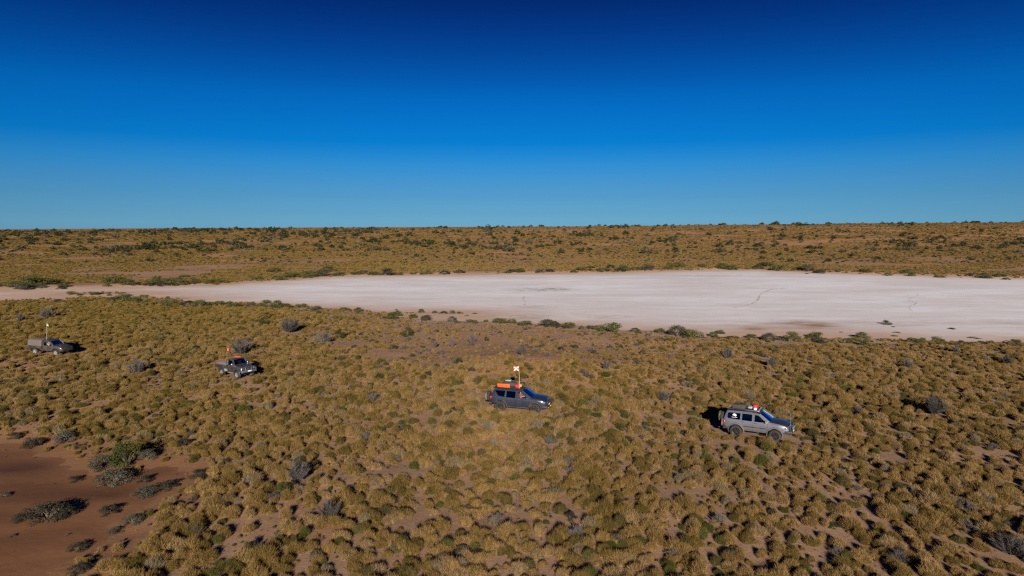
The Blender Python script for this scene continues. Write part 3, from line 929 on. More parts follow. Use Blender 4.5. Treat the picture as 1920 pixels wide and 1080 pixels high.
MB().tube([(-2.50, -.22, .72), (-2.64, -.22, .85), (-2.66, -.22, 1.12)], .035, 6).build('wheel_carrier', BLACK, suv)
for s in (-1, 1):
    MB().box((-2.10, s * .84, .42), (.03, .30, .34), .01).build('mud_flap', BLACK, suv)
FLAGW = simple('flag_white', (.80, .80, .80), .8); FLAGR = simple('flag_red', (.75, .06, .05), .8); FLAGO = simple('flag_orange', (.90, .16, .02), .8)
FLAGB = simple('flag_blue', (.02, .25, .40), .8); FLAGY = simple('flag_lime', (.60, .62, .10), .8)
make_flag(suv, (.05, -.64, 2.07), (-.02, -.64, 3.98), POLE, [FLAGR, FLAGW], (.44, .38), -1, True, .013)
place(suv, (939, 770.5), (1003, 776), .84, (-1.52, 1.52))
gb = MB(); gb.box((-1.33, -.73, 2.23), (1.12, .05, .33), .04, Matrix.Rotation(R(10), 4, 'X'))
for k in range(6): gb.box((-1.78 + k * .18, -.765, 2.235), (.09, .03, .20), .01, Matrix.Rotation(R(10), 4, 'X'))
gear(suv, gb, 'traction_board', ORANGE, 'orange traction boards on the roof edge of the dark grey wagon', 'traction board')
gb = MB().ell((-.98, .02, 2.26), (1.35, .92, .42), 18, 10, .06, 4)
gear(suv, gb, 'roof_bag', SWAG, 'big black canvas bag lying on roof of the dark grey wagon', 'bag')
gear(suv, MB().box((-1.15, .18, 2.515), (.50, .36, .10), .03), 'storage_case', GREYC, 'light grey flat case on top of the black roof bag', 'case')
gb = MB().ell((-.17, -.40, 2.22), (.46, .42, .34), 16, 10, .04, 5); gb.box((-.17, -.40, 2.385), (.24, .05, .03), .01)
gear(suv, gb, 'duffel_bag', RED, 'round bright red bag on front of the dark grey wagon roof', 'bag')
gb = MB()
for k in range(3): gb.tube([(-.12 + (.16 + .01 * k) * math.cos(t), .02 + (.16 + .01 * k) * math.sin(t), 2.09 + k * .06) for t in [2 * math.pi * i / 16 for i in range(17)]], .035, 6, False)
gear(suv, gb, 'rope_coil', YELLOW, 'coil of yellow rope behind the red bag at flag pole foot', 'rope')
gb = MB().box((.02, .40, 2.20), (.40, .44, .26), .05); gb.box((.02, .40, 2.35), (.30, .34, .05), .02)
gear(suv, gb, 'dark_case', BLACK, 'small dark case on far front corner of the dark grey wagon roof', 'case')
make_person(suv, (.22, -.40, 1.04 - .03), True, 'driver in reddish shirt resting an arm at the grey wagon window', simple('shirt_red', (.30, .10, .09), .9))

# ---- silver four wheel drive on the right
PAINT_S = simple('silver_metallic', (.24, .24, .265), .30, .60, vary=.05, dust=.25, coat=.8)
HOOD_B = simple('dark_bonnet', (.030, .040, .068), .35, .4, vary=.08, dust=.2, coat=.6)
S2 = dict(top=[(-2.36, .76), (-2.43, .95), (-2.42, 1.18), (-2.39, 1.34), (-2.28, 1.68), (-2.17, 1.93), (-2.05, 1.98), (-1.2, 2.02), (-.4, 2.02), (.1, 1.99), (.32, 1.94),
               (.70, 1.68), (1.05, 1.43), (1.3, 1.41), (1.75, 1.36), (2.12, 1.29), (2.32, 1.19), (2.40, 1.04), (2.43, .9), (2.40, .76)],
          sec={'tail': (0, 3, .05), 'rear_window': (3, 5, .05), 'roof_panel': (5, 10, .03), 'windscreen': (10, 12, .06), 'bonnet': (12, 16, .05), 'nose': (16, 19, .06)},
          body_sec=('tail', 'nose'), W=.96, belt=1.36, tumble=.24, tr=.07, tf=.15, sill=.62, tyre=.45, tw=.31, arch=[(1.45, .55), (-1.42, .55)], track=.84,
          doors=[dict(poly=[(.86, .68), (.92, 1.05), (.95, 1.37), (.88, 1.43), (.32, 1.86), (.20, 1.91), (-.12, 1.925), (-.14, .68)], win=[(.80, 1.38), (.27, 1.83), (.18, 1.86), (-.05, 1.87), (-.06, 1.36)], handle=(.02, 1.24)),
                 dict(poly=[(-.17, .68), (-.15, 1.925), (-1.02, 1.925), (-1.08, 1.38), (-1.02, 1.12), (-.90, .98), (-.85, .68)], win=[(-.24, 1.36), (-.23, 1.87), (-.98, 1.87), (-1.00, 1.37)], handle=(-.90, 1.25))],
          fixed=[[(-1.13, 1.38), (-1.10, 1.87), (-1.95, 1.85), (-2.08, 1.78), (-2.11, 1.48), (-2.02, 1.40)]], floor=(-2.25, 2.25), cabin=(-2.05, 1.08),
          seats=[(.20, -.38, .52), (.20, .38, .52), (-.75, 0, 1.3)], rim=RIM_D, head=(2.20, 1.10, .32, .34, .17), mirror=(.80, 1.42), tail=[(-2.34, 1.10, .16, .26, .26)], mirror_mat=PAINT_S,
          flare=(.10, -10, 190, .06), flare_mat=PAINT_S)
silver, wf = make_car('off_road_car', S2, PAINT_S, hood_mat=HOOD_B, roof_mat=HOOD_B)
tag(silver, 'silver four wheel drive wagon with dark bonnet and white mark on rear window', 'car', 'off road vehicles crossing the spinifex')
for s in (-1, 1):
    MB().box((0.02, s * (wf(0, .95) + .012), .93), (1.75, .03, .08), .012).build('door_moulding', BLACK, silver)
    MB().box((-2.22, s * .80, .70), (.46, .26, .30), .06).build('bumper_corner', BLACK, silver)
    MB().box((-1.98, s * .84, .46), (.03, .30, .34), .01).build('mud_flap', BLACK, silver)
    MB().tube([(-.75, s * .90, .60), (.75, s * .90, .60)], .04, 8).build('side_step', BLACK, silver)
MB().box((-2.42, 0, .72), (.22, 1.5, .24), .06).build('rear_bumper', BLACK, silver)
bb = MB().box((2.52, 0, .80), (.28, 1.70, .28), .08)
for s in (-1, 1):
    bb.box((2.34, s * .86, .80), (.40, .18, .24), .06)
    bb.tube([(2.58, s * .36, .85), (2.60, s * .36, 1.34)], .03, 8)
    bb.tube([(2.50, s * .74, .92), (2.52, s * .76, 1.12), (2.54, s * .68, 1.22), (2.58, s * .36, 1.22)], .03, 8)
bb.tube([(2.54, -.36, 1.34), (2.60, 0, 1.37), (2.54, .36, 1.34)], .03, 8)
bb.tube([(2.58, -.36, 1.10), (2.58, .36, 1.10)], .025, 8)
bb.build('bull_bar', BLACK, silver)
for s in (-1, 1):
    mb = MB().lathe([(.001, .05), (.11, .05), (.115, 0), (.08, -.06), (.001, -.08)], 18)
    o = mb.build('driving_light', LAMP, silver); o.location = (2.66, s * .22, 1.05); o.rotation_euler = (0, 0, R(-90))
    MB().box((2.58, s * .66, .76), (.10, .16, .07), .02).build('indicator', AMBER, silver)
MB().box((2.67, 0, .84), (.02, .40, .11), .006).build('number_plate', WHITE, silver)
mb = MB().tube([(1.30, .92, 1.28), (1.12, .92, 1.42), (.75, .85, 1.72), (.38, .78, 2.02), (.34, .78, 2.10)], .045, 8); mb.box((.38, .78, 2.15), (.14, .12, .15), .03)
mb.build('snorkel', BLACK, silver)
rack = MB()
for s in (-1, 1): rack.tube([(-1.95, s * .68, 2.14), (.30, s * .68, 2.14)], .028, 6)
for i in range(10): rack.box((-1.93 + i * .247, 0, 2.13), (.07, 1.36, .03), .008)
for x in (-1.7, -.7, .2):
    for s in (-1, 1): rack.tube([(x, s * .68, 2.14), (x, s * .66, 1.99)], .022, 6)
rack.build('roof_rack', BLACK, silver)
MB().box((-.28, -.72, 2.17), (1.05, .05, .07), .015).build('rack_side_rail', CHROME, silver)
lb = MB()
for k in range(2): lb.box((.22, -.30 + .6 * k, 2.21), (.10, .42, .10), .02)
lb.build('roof_lamp', LAMP, silver)
sp2 = empty('spare_wheel', (-2.60, -.20, 1.28), (0, 0, R(90)), silver)
MB().lathe([(.001, -.15), (.30, -.15), (.40, -.12), (.43, -.08), (.43, .08), (.40, .12), (.28, .14), (.001, .12)], 30).build('tyre', RUBBER, sp2)
MB().ell((0, .20, .06), (.70, .22, .78), 16, 10, .10, 8).build('cover_bag', CAMO, sp2)
MB().box((-2.50, -.68, 1.02), (.18, .30, .55), .05).build('can_holder', CAMO, silver)
MB().tube([(-2.44, -.20, .80), (-2.50, -.20, .95), (-2.50, -.20, 1.28)], .035, 6).build('wheel_carrier', BLACK, silver)
# white mark on the rear side window: a map outline above a line of small lettering
dm = MB()
amap = [(-.16, .05), (-.13, .00), (-.145, -.04), (-.10, -.055), (-.06, -.03), (-.02, -.035), (.02, -.07), (.04, -.10), (.09, -.11), (.135, -.07), (.16, -.01), (.145, .03), (.11, .06), (.095, .12), (.075, .055), (.04, .06), (.045, .10), (.0, .115), (-.03, .09), (-.07, .10), (-.10, .065)]
def decal(mb, poly, cx, cz, k):
    ps = [(cx + x * k, cz + z * k) for x, z in poly]
    skin(mb, ps, [], wf, -1, step=.05, thick=0, off=.006)
decal(dm, amap, -1.56, 1.69, .95)
for k in range(12):
    w_ = .020 + .006 * (k % 3)
    decal(dm, [(-w_ / 2, -.014), (w_ / 2, -.014), (w_ / 2, .014), (-w_ / 2, .014)], -1.76 + k * .036, 1.515, 1.0)
dm.build('window_decal', simple('white_decal', (.82, .82, .80), .6, vary=.03), silver)
pl = make_flag(silver, (2.50, -.58, .92), (2.46, -.60, 2.42), BLUE, None, None, r=.018)
place(silver, (1380, 817), (1453, 826.5), .84, (-1.42, 1.45))
gb = MB().box((-1.32, -.28, 2.31), (.95, .60, .32), .04)
for x in (-1.62, -1.05): gb.box((x, -.28, 2.31), (.035, .61, .33), .01)
gear(silver, gb, 'roof_box', SWAG, 'dark canvas box strapped on rear roof rack of the silver wagon', 'roof box')
gear(silver, MB().ell((-.18, .10, 2.31), (.36, .42, .34), 16, 10, .06, 6), 'roof_bag', RED, 'red bag on roof rack of the silver wagon', 'bag')
gear(silver, MB().ell((-.10, -.34, 2.23), (.25, .24, .18), 14, 9, .06, 7), 'roof_bag', WHITE, 'small white bag in front of the red bag on silver wagon', 'bag')
gear(silver, MB().box((-.52, .20, 2.24), (.30, .80, .16), .04), 'storage_case', GREYC, 'grey case between the dark roof box and the red bag', 'case')

# ---- dark pick-up with a silver covered tray
PAINT_D = simple('dark_green_paint', (.026, .036, .040), .35, .3, vary=.1, dust=.35, coat=.6)
S3 = dict(top=[(-.46, .72), (-.47, 1.10), (-.46, 1.45), (-.42, 1.80), (-.36, 1.93), (-.2, 1.97), (.3, 1.98), (.52, 1.95), (.60, 1.91), (.80, 1.64), (.98, 1.40), (1.12, 1.37), (1.7, 1.32), (2.2, 1.26), (2.35, 1.19),
               (2.39, 1.02), (2.41, .85), (2.39, .72)],
          sec={'cab_back': (0, 2, .02), 'rear_window': (2, 3, .02), 'cab_rim': (3, 4, .02), 'roof_panel': (4, 8, .035), 'windscreen': (8, 10, .04), 'bonnet': (10, 14, .05), 'nose': (14, 17, .04)},
          body_sec=('cab_back', 'cab_rim', 'nose'), W=.86, belt=1.36, tumble=.14, tr=.0, tf=.10, sill=.60, tyre=.42, tw=.27, arch=[(1.55, .52), (-1.62, .52)], track=.78, cab=True,
          doors=[dict(poly=[(.90, .66), (.95, 1.05), (.93, 1.38), (.86, 1.44), (.55, 1.86), (.45, 1.89), (-.26, 1.89), (-.30, .66)], win=[(.80, 1.38), (.50, 1.82), (.42, 1.84), (-.20, 1.84), (-.22, 1.36)], handle=(-.12, 1.22))],
          floor=(-2.5, 2.3), cabin=(-.40, 1.02), seats=[(.22, -.38, .5), (.22, .38, .5)], rim=RIM_S, spokes=5, head=(2.36, 1.08, .10, .26, .22), mirror=(.82, 1.44), mirror_mat=CHROME, flare=(.09, -10, 190, .07), flare_mat=PAINT_D)
_full = S3['arch']; S3c = dict(S3); S3c['arch'] = [_full[0]]
def finish_ute(root, wfn, S, arch_r, rim, spokes):
    for side in (-1, 1):
        make_wheel('wheel', root, (arch_r, side * S['track'], S['tyre']), side, S['tyre'], S['tw'], rim, spokes)
    MB().tube([(arch_r, -.7, S['tyre']), (arch_r, .7, S['tyre'])], .06, 8).ell((arch_r, 0, S['tyre']), (.3, .34, .3)).build('rear_axle', BLACK, root)
ute, wf = make_car('pickup_truck', S3c, PAINT_D)
finish_ute(ute, wf, S3, -1.62, RIM_S, 5)
tag(ute, 'dark single cab pickup with pale tray cover and shiny bull bar', 'truck', 'off road vehicles crossing the spinifex')
MB().box((-1.72, 0, .93), (2.43, 1.84, .06), .01).build('tray_floor', BLACK, ute)
for s in (-1, 1):
    o = MB().box((-1.72, s * .915, 1.10), (2.40, .03, .32), .008).build('tray_side', PAINT_D, ute)
    MB().tube([(-2.90, s * .915, 1.28), (-.54, s * .915, 1.28)], .028, 6).build('top_rail', CHROME, o)
    MB().box((-.86, s * .76, .76), (.42, .26, .32), .03).build('tool_box', ALU, ute)
    MB().box((-2.22, s * .74, .62), (.03, .36, .40), .01).build('mud_flap', PAINT_D, ute)
    MB().box((-2.90, s * .78, .86), (.05, .26, .10), .015).build('tail_light', REDL, ute)
    MB().tube([(-.3, s * .86, .56), (.75, s * .86, .56)], .04, 8).build('side_step', ALU, ute)
MB().box((-2.93, 0, 1.10), (.03, 1.80, .32), .008).build('tailgate', PAINT_D, ute)
hb = MB()
for s in (-1, 1): hb.tube([(-.52, s * .86, .95), (-.52, s * .86, 1.92)], .03, 6)
for z_ in (1.30, 1.60, 1.92): hb.tube([(-.52, -.86, z_), (-.52, .86, z_)], .025, 6)
hb.build('headboard', BLACK, ute)
cov = MB(); nx_, ny_ = 10, 8
cov.add([(-2.88 + 2.32 * i / nx_, -.88 + 1.76 * j / ny_, 1.275 + .05 * math.sin(math.pi * j / ny_) + .015 * math.sin(i * 2.3 + j)) for i in range(nx_ + 1) for j in range(ny_ + 1)],
        [[i * (ny_ + 1) + j, (i + 1) * (ny_ + 1) + j, (i + 1) * (ny_ + 1) + j + 1, i * (ny_ + 1) + j + 1] for i in range(nx_) for j in range(ny_)])
cov.build('tray_cover', DECK, ute)
bb = MB().box((2.50, 0, .80), (.20, 1.72, .22), .05)
for s in (-1, 1):
    bb.tube([(2.54, s * .34, .86), (2.56, s * .34, 1.30)], .032, 8)
    bb.tube([(2.50, s * .80, .88), (2.52, s * .84, 1.08), (2.53, s * .76, 1.24), (2.55, s * .34, 1.28)], .030, 8)
    bb.tube([(2.53, s * .34, 1.06), (2.52, s * .82, 1.06)], .024, 8)
bb.tube([(2.56, -.34, 1.30), (2.58, 0, 1.32), (2.56, .34, 1.30)], .032, 8)
bb.build('bull_bar', CHROME, ute)
MB().box((2.395, 0, 1.04), (.05, .90, .28), .02).build('grille', BLACK, ute)
MB().box((1.78, -.30, 1.375), (.40, .40, .035), .015).build('bonnet_scoop', PAINT_D, ute)
MB().box((2.63, .05, .84), (.02, .40, .11), .006).build('number_plate', WHITE, ute)
mb = MB().tube([(1.35, .86, 1.22), (1.05, .88, 1.36), (.74, .86, 1.75), (.56, .82, 2.02), (.54, .82, 2.10)], .045, 8); mb.box((.58, .82, 2.14), (.14, .12, .15), .03)
mb.build('snorkel', BLACK, ute)
make_flag(ute, (-.52, -.45, 1.92), (-.60, -.45, 3.05), BLACK, [FLAGO], (.26, .26), -1, False, .010)
place(ute, (415, 703.5), (448, 710.5), .78, (-1.62, 1.55))
gb = MB().box((-.80, .62, 1.99), (1.10, .32, .10), .03, Matrix.Rotation(R(0), 4, 'X'))
gb.box((-.50, .62, 1.945), (.06, .30, .02), .005)
gear(ute, gb, 'traction_board', ORANGE, 'orange boards lying flat behind cab roof of the dark pickup', 'traction board')

# ---- drab pick-up with a canvas canopy, far left
PAINT_O = simple('drab_paint', (.038, .040, .036), .42, .25, vary=.12, dust=.28, coat=.3)
S4 = dict(S3); S4.update(top=[(-.50, .72), (-.51, 1.10), (-.50, 1.40), (-.44, 1.72), (-.36, 1.83), (-.2, 1.87), (.25, 1.87), (.50, 1.83), (.62, 1.78), (.90, 1.55), (1.16, 1.33), (1.30, 1.31), (1.75, 1.26), (2.15, 1.17), (2.36, 1.06), (2.44, .92), (2.46, .80), (2.42, .66)],
          W=.90, belt=1.27, tumble=.22, tf=.16, arch=[(1.55, .51)], track=.80,
          doors=[dict(poly=[(.96, .66), (1.02, 1.05), (1.00, 1.31), (.94, 1.36), (.58, 1.72), (.46, 1.76), (-.30, 1.77), (-.34, .66)], win=[(.88, 1.30), (.53, 1.68), (.43, 1.71), (-.22, 1.72), (-.26, 1.27)], handle=(-.16, 1.14), open=True)],
          head=(2.22, 1.00, .34, .30, .15), mirror=(.88, 1.34), mirror_mat=BLACK, rim=RIM_S, spokes=6, cabin=(-.42, 1.12), flare=(.06, -8, 188, .03), flare_mat=BLACK)
canopy_ute, wf = make_car('pickup_truck', S4, PAINT_O)
finish_ute(canopy_ute, wf, S4, -1.62, RIM_S, 6)
tag(canopy_ute, 'drab pickup with brown canvas canopy, leftmost of the vehicles', 'truck', 'off road vehicles crossing the spinifex')
MB().box((-1.62, 0, .93), (2.18, 1.86, .07), .01).build('tray_floor', BLACK, canopy_ute)
for s in (-1, 1):
    MB().box((-1.62, s * .925, 1.06), (2.18, .03, .24), .008).build('tray_side', BLACK, canopy_ute)
    MB().box((-2.66, s * .78, .86), (.05, .26, .10), .015).build('tail_light', REDL, canopy_ute)
    MB().box((-2.22, s * .76, .58), (.03, .32, .36), .01).build('mud_flap', BLACK, canopy_ute)
cp = MB(); prof = [(-.90, 1.12), (-.90, 1.30), (-.87, 1.62), (-.80, 1.86), (-.66, 1.95), (0, 1.985), (.66, 1.95), (.80, 1.86), (.87, 1.62), (.90, 1.30), (.90, 1.12)]
m_, vs_ = len(prof), []
for i in range(13):
    x = -2.68 + 2.14 * i / 12; sag = -.022 * math.sin(math.pi * 3 * i / 12) ** 2
    vs_ += [(x, y * (1 + sag * (z_ > 1.2)), z_ + sag * (z_ > 1.5)) for y, z_ in prof]
cp.add(vs_, [[i * m_ + j, i * m_ + j + 1, (i + 1) * m_ + j + 1, (i + 1) * m_ + j] for i in range(12) for j in range(m_ - 1)])
cp.add(vs_[:m_], [list(range(m_))]); cp.add(vs_[-m_:], [list(range(m_))[::-1]])
cp.build('canvas_canopy', CANVAS, canopy_ute)
mb = MB().box((2.46, 0, .74), (.22, 1.66, .24), .06)
for s in (-1, 1): mb.box((2.30, s * .82, .72), (.36, .16, .22), .05)
mb.build('front_bumper', BLACK, canopy_ute)
MB().box((2.44, 0, .95), (.06, .84, .20), .02).build('grille', BLACK, canopy_ute)
for s in (-1, 1): MB().ell((2.50, s * .55, .78), (.12, .18, .10)).build('driving_light', LAMP, canopy_ute)
rr_ = MB()
for x in (-.2, .2): rr_.box((x, 0, 1.95), (.06, 1.30, .03), .01)
for x in (-.2, .2):
    for s in (-1, 1): rr_.tube([(x, s * .60, 1.95), (x, s * .62, 1.85)], .02, 6)
rr_.build('roof_bar', BLACK, canopy_ute)
make_flag(canopy_ute, (-.40, -.25, 1.86), (-.28, -.25, 3.95), POLE, [FLAGB, FLAGY], (.28, .30), 1, False, .012)
place(canopy_ute, (68, 664.5), (104, 667.3), .80, (-1.62, 1.55))
make_person(canopy_ute, (.24, -.40, .98), True, 'driver in pale shirt leaning at window of the drab canopy pickup', simple('shirt_pale', (.34, .33, .33), .9))

CARS = [(suv, 2.7, 1.02), (silver, 2.8, 1.02), (ute, 2.85, .93), (canopy_ute, 2.75, .93)]

# ------------------------------------------------------------------ plants: meshes shared by all of a kind
def rv(r):
    while True:
        v = Vector((r.uniform(-1, 1), r.uniform(-1, 1), r.uniform(-1, 1)))
        if .05 < v.length < 1: return v.normalized()

def tint_mesh(name, vs, fs, tints, mat):
    me = bpy.data.meshes.new(name); me.from_pydata(vs, [], fs); me.materials.append(mat)
    set_attr(me, 'tint', tints); me.update()
    return me

def hummock_mesh(seed, mat, nbl=1900, lobes=5, spread=.17, hgt=.46, ring=None):
    """a dome of stiff blades bristling from several close-grown tussocks, about 1 m across"""
    r = random.Random(seed)
    vs, fs, ti = [], [], []
    L = [(0, 0, .36, hgt)]
    for k in range(lobes):
        a = r.uniform(0, 6.28); d = r.uniform(.6, 1.25) * spread
        L.append((d * math.cos(a), d * math.sin(a), r.uniform(.20, .33), hgt * r.uniform(.6, 1.05)))
    if ring is not None:                              # old hummock, dead in the middle: tussocks along an arc
        L = []
        for k in range(8):
            a = ring * k / 7; L.append((.32 * math.cos(a), .32 * math.sin(a), r.uniform(.14, .21), hgt * r.uniform(.55, .85)))
    # bristle core of each tussock
    for cx, cy, rad, h in L:
        n, m, k0 = 9, 3, len(vs)
        for j in range(m):
            t = (j / m) * math.pi / 2
            for i in range(n):
                a = 6.283 * i / n; q = .74 + r.uniform(-.14, .10)
                vs.append((cx + rad * q * math.cos(t) * math.cos(a), cy + rad * q * math.cos(t) * math.sin(a), h * q * math.sin(t) - .02)); ti.append(r.uniform(.1, .45))
        vs.append((cx, cy, h * .78)); ti.append(.3)
        for j in range(m - 1):
            for i in range(n): fs.append((k0 + j * n + i, k0 + j * n + (i + 1) % n, k0 + (j + 1) * n + (i + 1) % n, k0 + (j + 1) * n + i))
        for i in range(n): fs.append((k0 + (m - 1) * n + i, k0 + (m - 1) * n + (i + 1) % n, k0 + m * n))
    wts = [l[2] ** 2 for l in L]
    for _ in range(nbl):
        cx, cy, rad, h = r.choices(L, wts)[0]
        a = r.uniform(0, 6.283); t = math.asin(r.uniform(0.02, 1) ** .8)
        d = Vector((math.cos(t) * math.cos(a), math.cos(t) * math.sin(a), math.sin(t)))
        p = Vector((cx + rad * .62 * d.x, cy + rad * .62 * d.y, h * .62 * d.z))
        dr = (d + Vector((0, 0, .70)) + rv(r) * .42).normalized()
        ln = r.uniform(.12, .22) if r.random() < .86 else r.uniform(.20, .33)
        s = dr.cross(rv(r)).normalized() * r.uniform(.005, .0105)
        k = len(vs); vs += [p - s, p + s, p + dr * ln + Vector((0, 0, -.02))]
        fs.append((k, k + 1, k + 2)); q = r.random(); ti += [q * .8, q * .8, min(1, q * .8 + .25)]
    return tint_mesh('spinifex_hummock', vs, fs, ti, mat)

def clump_list(r, n, flat):
    out = []
    for k in range(n):
        a = r.uniform(0, 6.283); d = math.sqrt(r.random()) * .36
        s = r.uniform(.13, .24)
        out.append((Vector((d * math.cos(a), d * math.sin(a), flat * (.30 + .55 * (1 - (d / .36) ** 2) * r.uniform(.7, 1.1)))), s, s * min(1, flat * 1.15)))
    return out

def leafy_meshes(seed, leaf_mat, n_leaf=900, clumps=11, flat=.75, leaf=.05, low=True):
    """crown of small leaves gathered in uneven clumps, and forked stems; about 1 m across"""
    r = random.Random(seed); C = clump_list(r, clumps, flat)
    if low:
        for k in range(4):
            a = r.uniform(0, 6.283); C.append((Vector((.30 * math.cos(a), .30 * math.sin(a), .12)), .17, .13))
    vs, fs, ti = [], [], []
    ctint = [r.uniform(.15, .75) for _ in C]
    for _ in range(n_leaf):
        i = r.randrange(len(C)); c, s, sz = C[i]
        d = rv(r); q = r.uniform(.35, 1.05)
        p = c + Vector((d.x * s * q, d.y * s * q, d.z * sz * q)); p.z = max(p.z, .01)
        nrm = (d + rv(r) * .8).normalized(); a = nrm.orthogonal().normalized(); a.rotate(Matrix.Rotation(r.uniform(0, 6.28), 3, nrm)); b_ = nrm.cross(a)
        l = leaf * r.uniform(.6, 1.3)
        k = len(vs); vs += [p - a * l, p + b_ * l * .5, p + a * l, p - b_ * l * .5]
        fs.append((k, k + 1, k + 2, k + 3)); t = max(0, min(1, ctint[i] + r.uniform(-.25, .25))); ti += [t] * 4
    crown = tint_mesh('crown', vs, fs, ti, leaf_mat)
    mb = MB()
    for c, s, sz in C[:8]:
        m1 = Vector((c.x * .35 + r.uniform(-.03, .03), c.y * .35 + r.uniform(-.03, .03), c.z * .5))
        mb.tube([(r.uniform(-.02, .02), r.uniform(-.02, .02), -.03), m1, c], [.022, .014, .006], 5, False)
    trunk = tint_mesh('trunk', mb.v, mb.f, [r.random() for _ in mb.v], WOOD)
    return crown, trunk

def dead_meshes(seed, spread=1.0, hgt=.85, nst=20, ntw=3000, vee=False):
    """leafless bush: fanned stems, each split into many thin grey twigs; about 1 m across"""
    r = random.Random(seed); mb = MB(); vs, fs, ti = [], [], []
    tips = []
    for k in range(nst):
        a = r.uniform(0, 6.283)
        if vee: a = (0 if k % 3 else math.pi) + r.uniform(-.9, .9)
        el = math.radians(r.uniform(28, 88)) if not vee else math.radians(r.uniform(35, 75))
        L = hgt * r.uniform(.72, 1.0) * (1 if not vee else r.uniform(.8, 1.25))
        d = Vector((math.cos(a) * math.cos(el) * spread * .62, math.sin(a) * math.cos(el) * spread * .62, math.sin(el)))
        p0 = Vector((r.uniform(-.06, .06), r.uniform(-.06, .06), -.02))
        pm = p0 + d * L * .5 + Vector((d.x, d.y, .0)) * .06 + rv(r) * .03; p1 = p0 + d * L
        mb.tube([p0, pm, p1], [.008, .005, .002], 4, False); tips.append((p0, pm, p1))
    for _ in range(ntw):
        p0, pm, p1 = r.choice(tips); t = r.uniform(.15, 1)
        p = p0.lerp(pm, t * 2) if t < .5 else pm.lerp(p1, t * 2 - 1)
        dr = ((p1 - p0).normalized() + rv(r) * .75 + Vector((0, 0, .15))).normalized(); ln = r.uniform(.10, .24)
        s = dr.cross(rv(r)).normalized() * r.uniform(.004, .008)
        e = p + dr * ln; e.z = max(e.z, .02)
        k = len(vs); vs += [p - s, p + s, e]; fs.append((k, k + 1, k + 2)); q = r.random(); ti += [q] * 3
    return tint_mesh('twigs', vs, fs, ti, TWIG), tint_mesh('branches', mb.v, mb.f, [r.random() for _ in mb.v], TWIG)

HUM = [hummock_mesh(100 + i, STRAW, lobes=3 + i % 4, spread=.15 + .03 * (i % 3), hgt=.42 + .03 * (i % 4), ring={7: 4.4, 8: 3.0}.get(i)) for i in range(9)] + [hummock_mesh(150 + i, STRAW_G, lobes=3 + i, hgt=.40) for i in range(3)]
GREEN = [leafy_meshes(200 + i, LEAF_D, 2600, 14, .85, .025) for i in range(3)]
OLIVE = [leafy_meshes(220 + i, LEAF_O, 2000, 13, .62, .029) for i in range(4)]
GREY = [leafy_meshes(240 + i, LEAF_G, 2400, 13, .62, .024) for i in range(4)]
FAR = [leafy_meshes(260 + i, LEAF_F, 420, 10, .70, .075) for i in range(4)]
DEAD = [dead_meshes(300 + i) for i in range(4)] + [dead_meshes(310, 1.1, 1.0, 22, 3400, True)]
DARKT = [dead_meshes(320 + i, 1.35, .55, 18, 1800) for i in range(2)]

def shrub(name, kinds, loc, size, label, cat, group=None, parts=('crown', 'trunk'), tall=1.0, rz=None, which=None):
    """a bush standing on the ground: foliage and stems as its parts"""
    ms = kinds[rnd.randrange(len(kinds)) if which is None else which]
    root = empty(name, loc, (0, 0, rnd.uniform(0, 6.28) if rz is None else rz))
    root.scale = (size, size * rnd.uniform(.85, 1.1), size * tall)
    for nm, me in zip(parts, ms):
        o = bpy.data.objects.new(nm, me); COL.objects.link(o); o.parent = root
    return tag(root, label, cat, group)

BLOCK = []      # (x, y, radius) kept clear of hummocks
def put(name, kinds, u, v, wpx, label, cat, group=None, parts=('crown', 'trunk'), tall=1.0, **kw):
    p = at(u, v); f = project(p.x, p.y, p.z)[2]; size = wpx * f / FPX
    BLOCK.append((p.x, p.y, size * .42))
    return shrub(name, kinds, (p.x, p.y, p.z - .02), size, label, cat, group, parts, tall, **kw)

DP = ('twigs', 'branches')
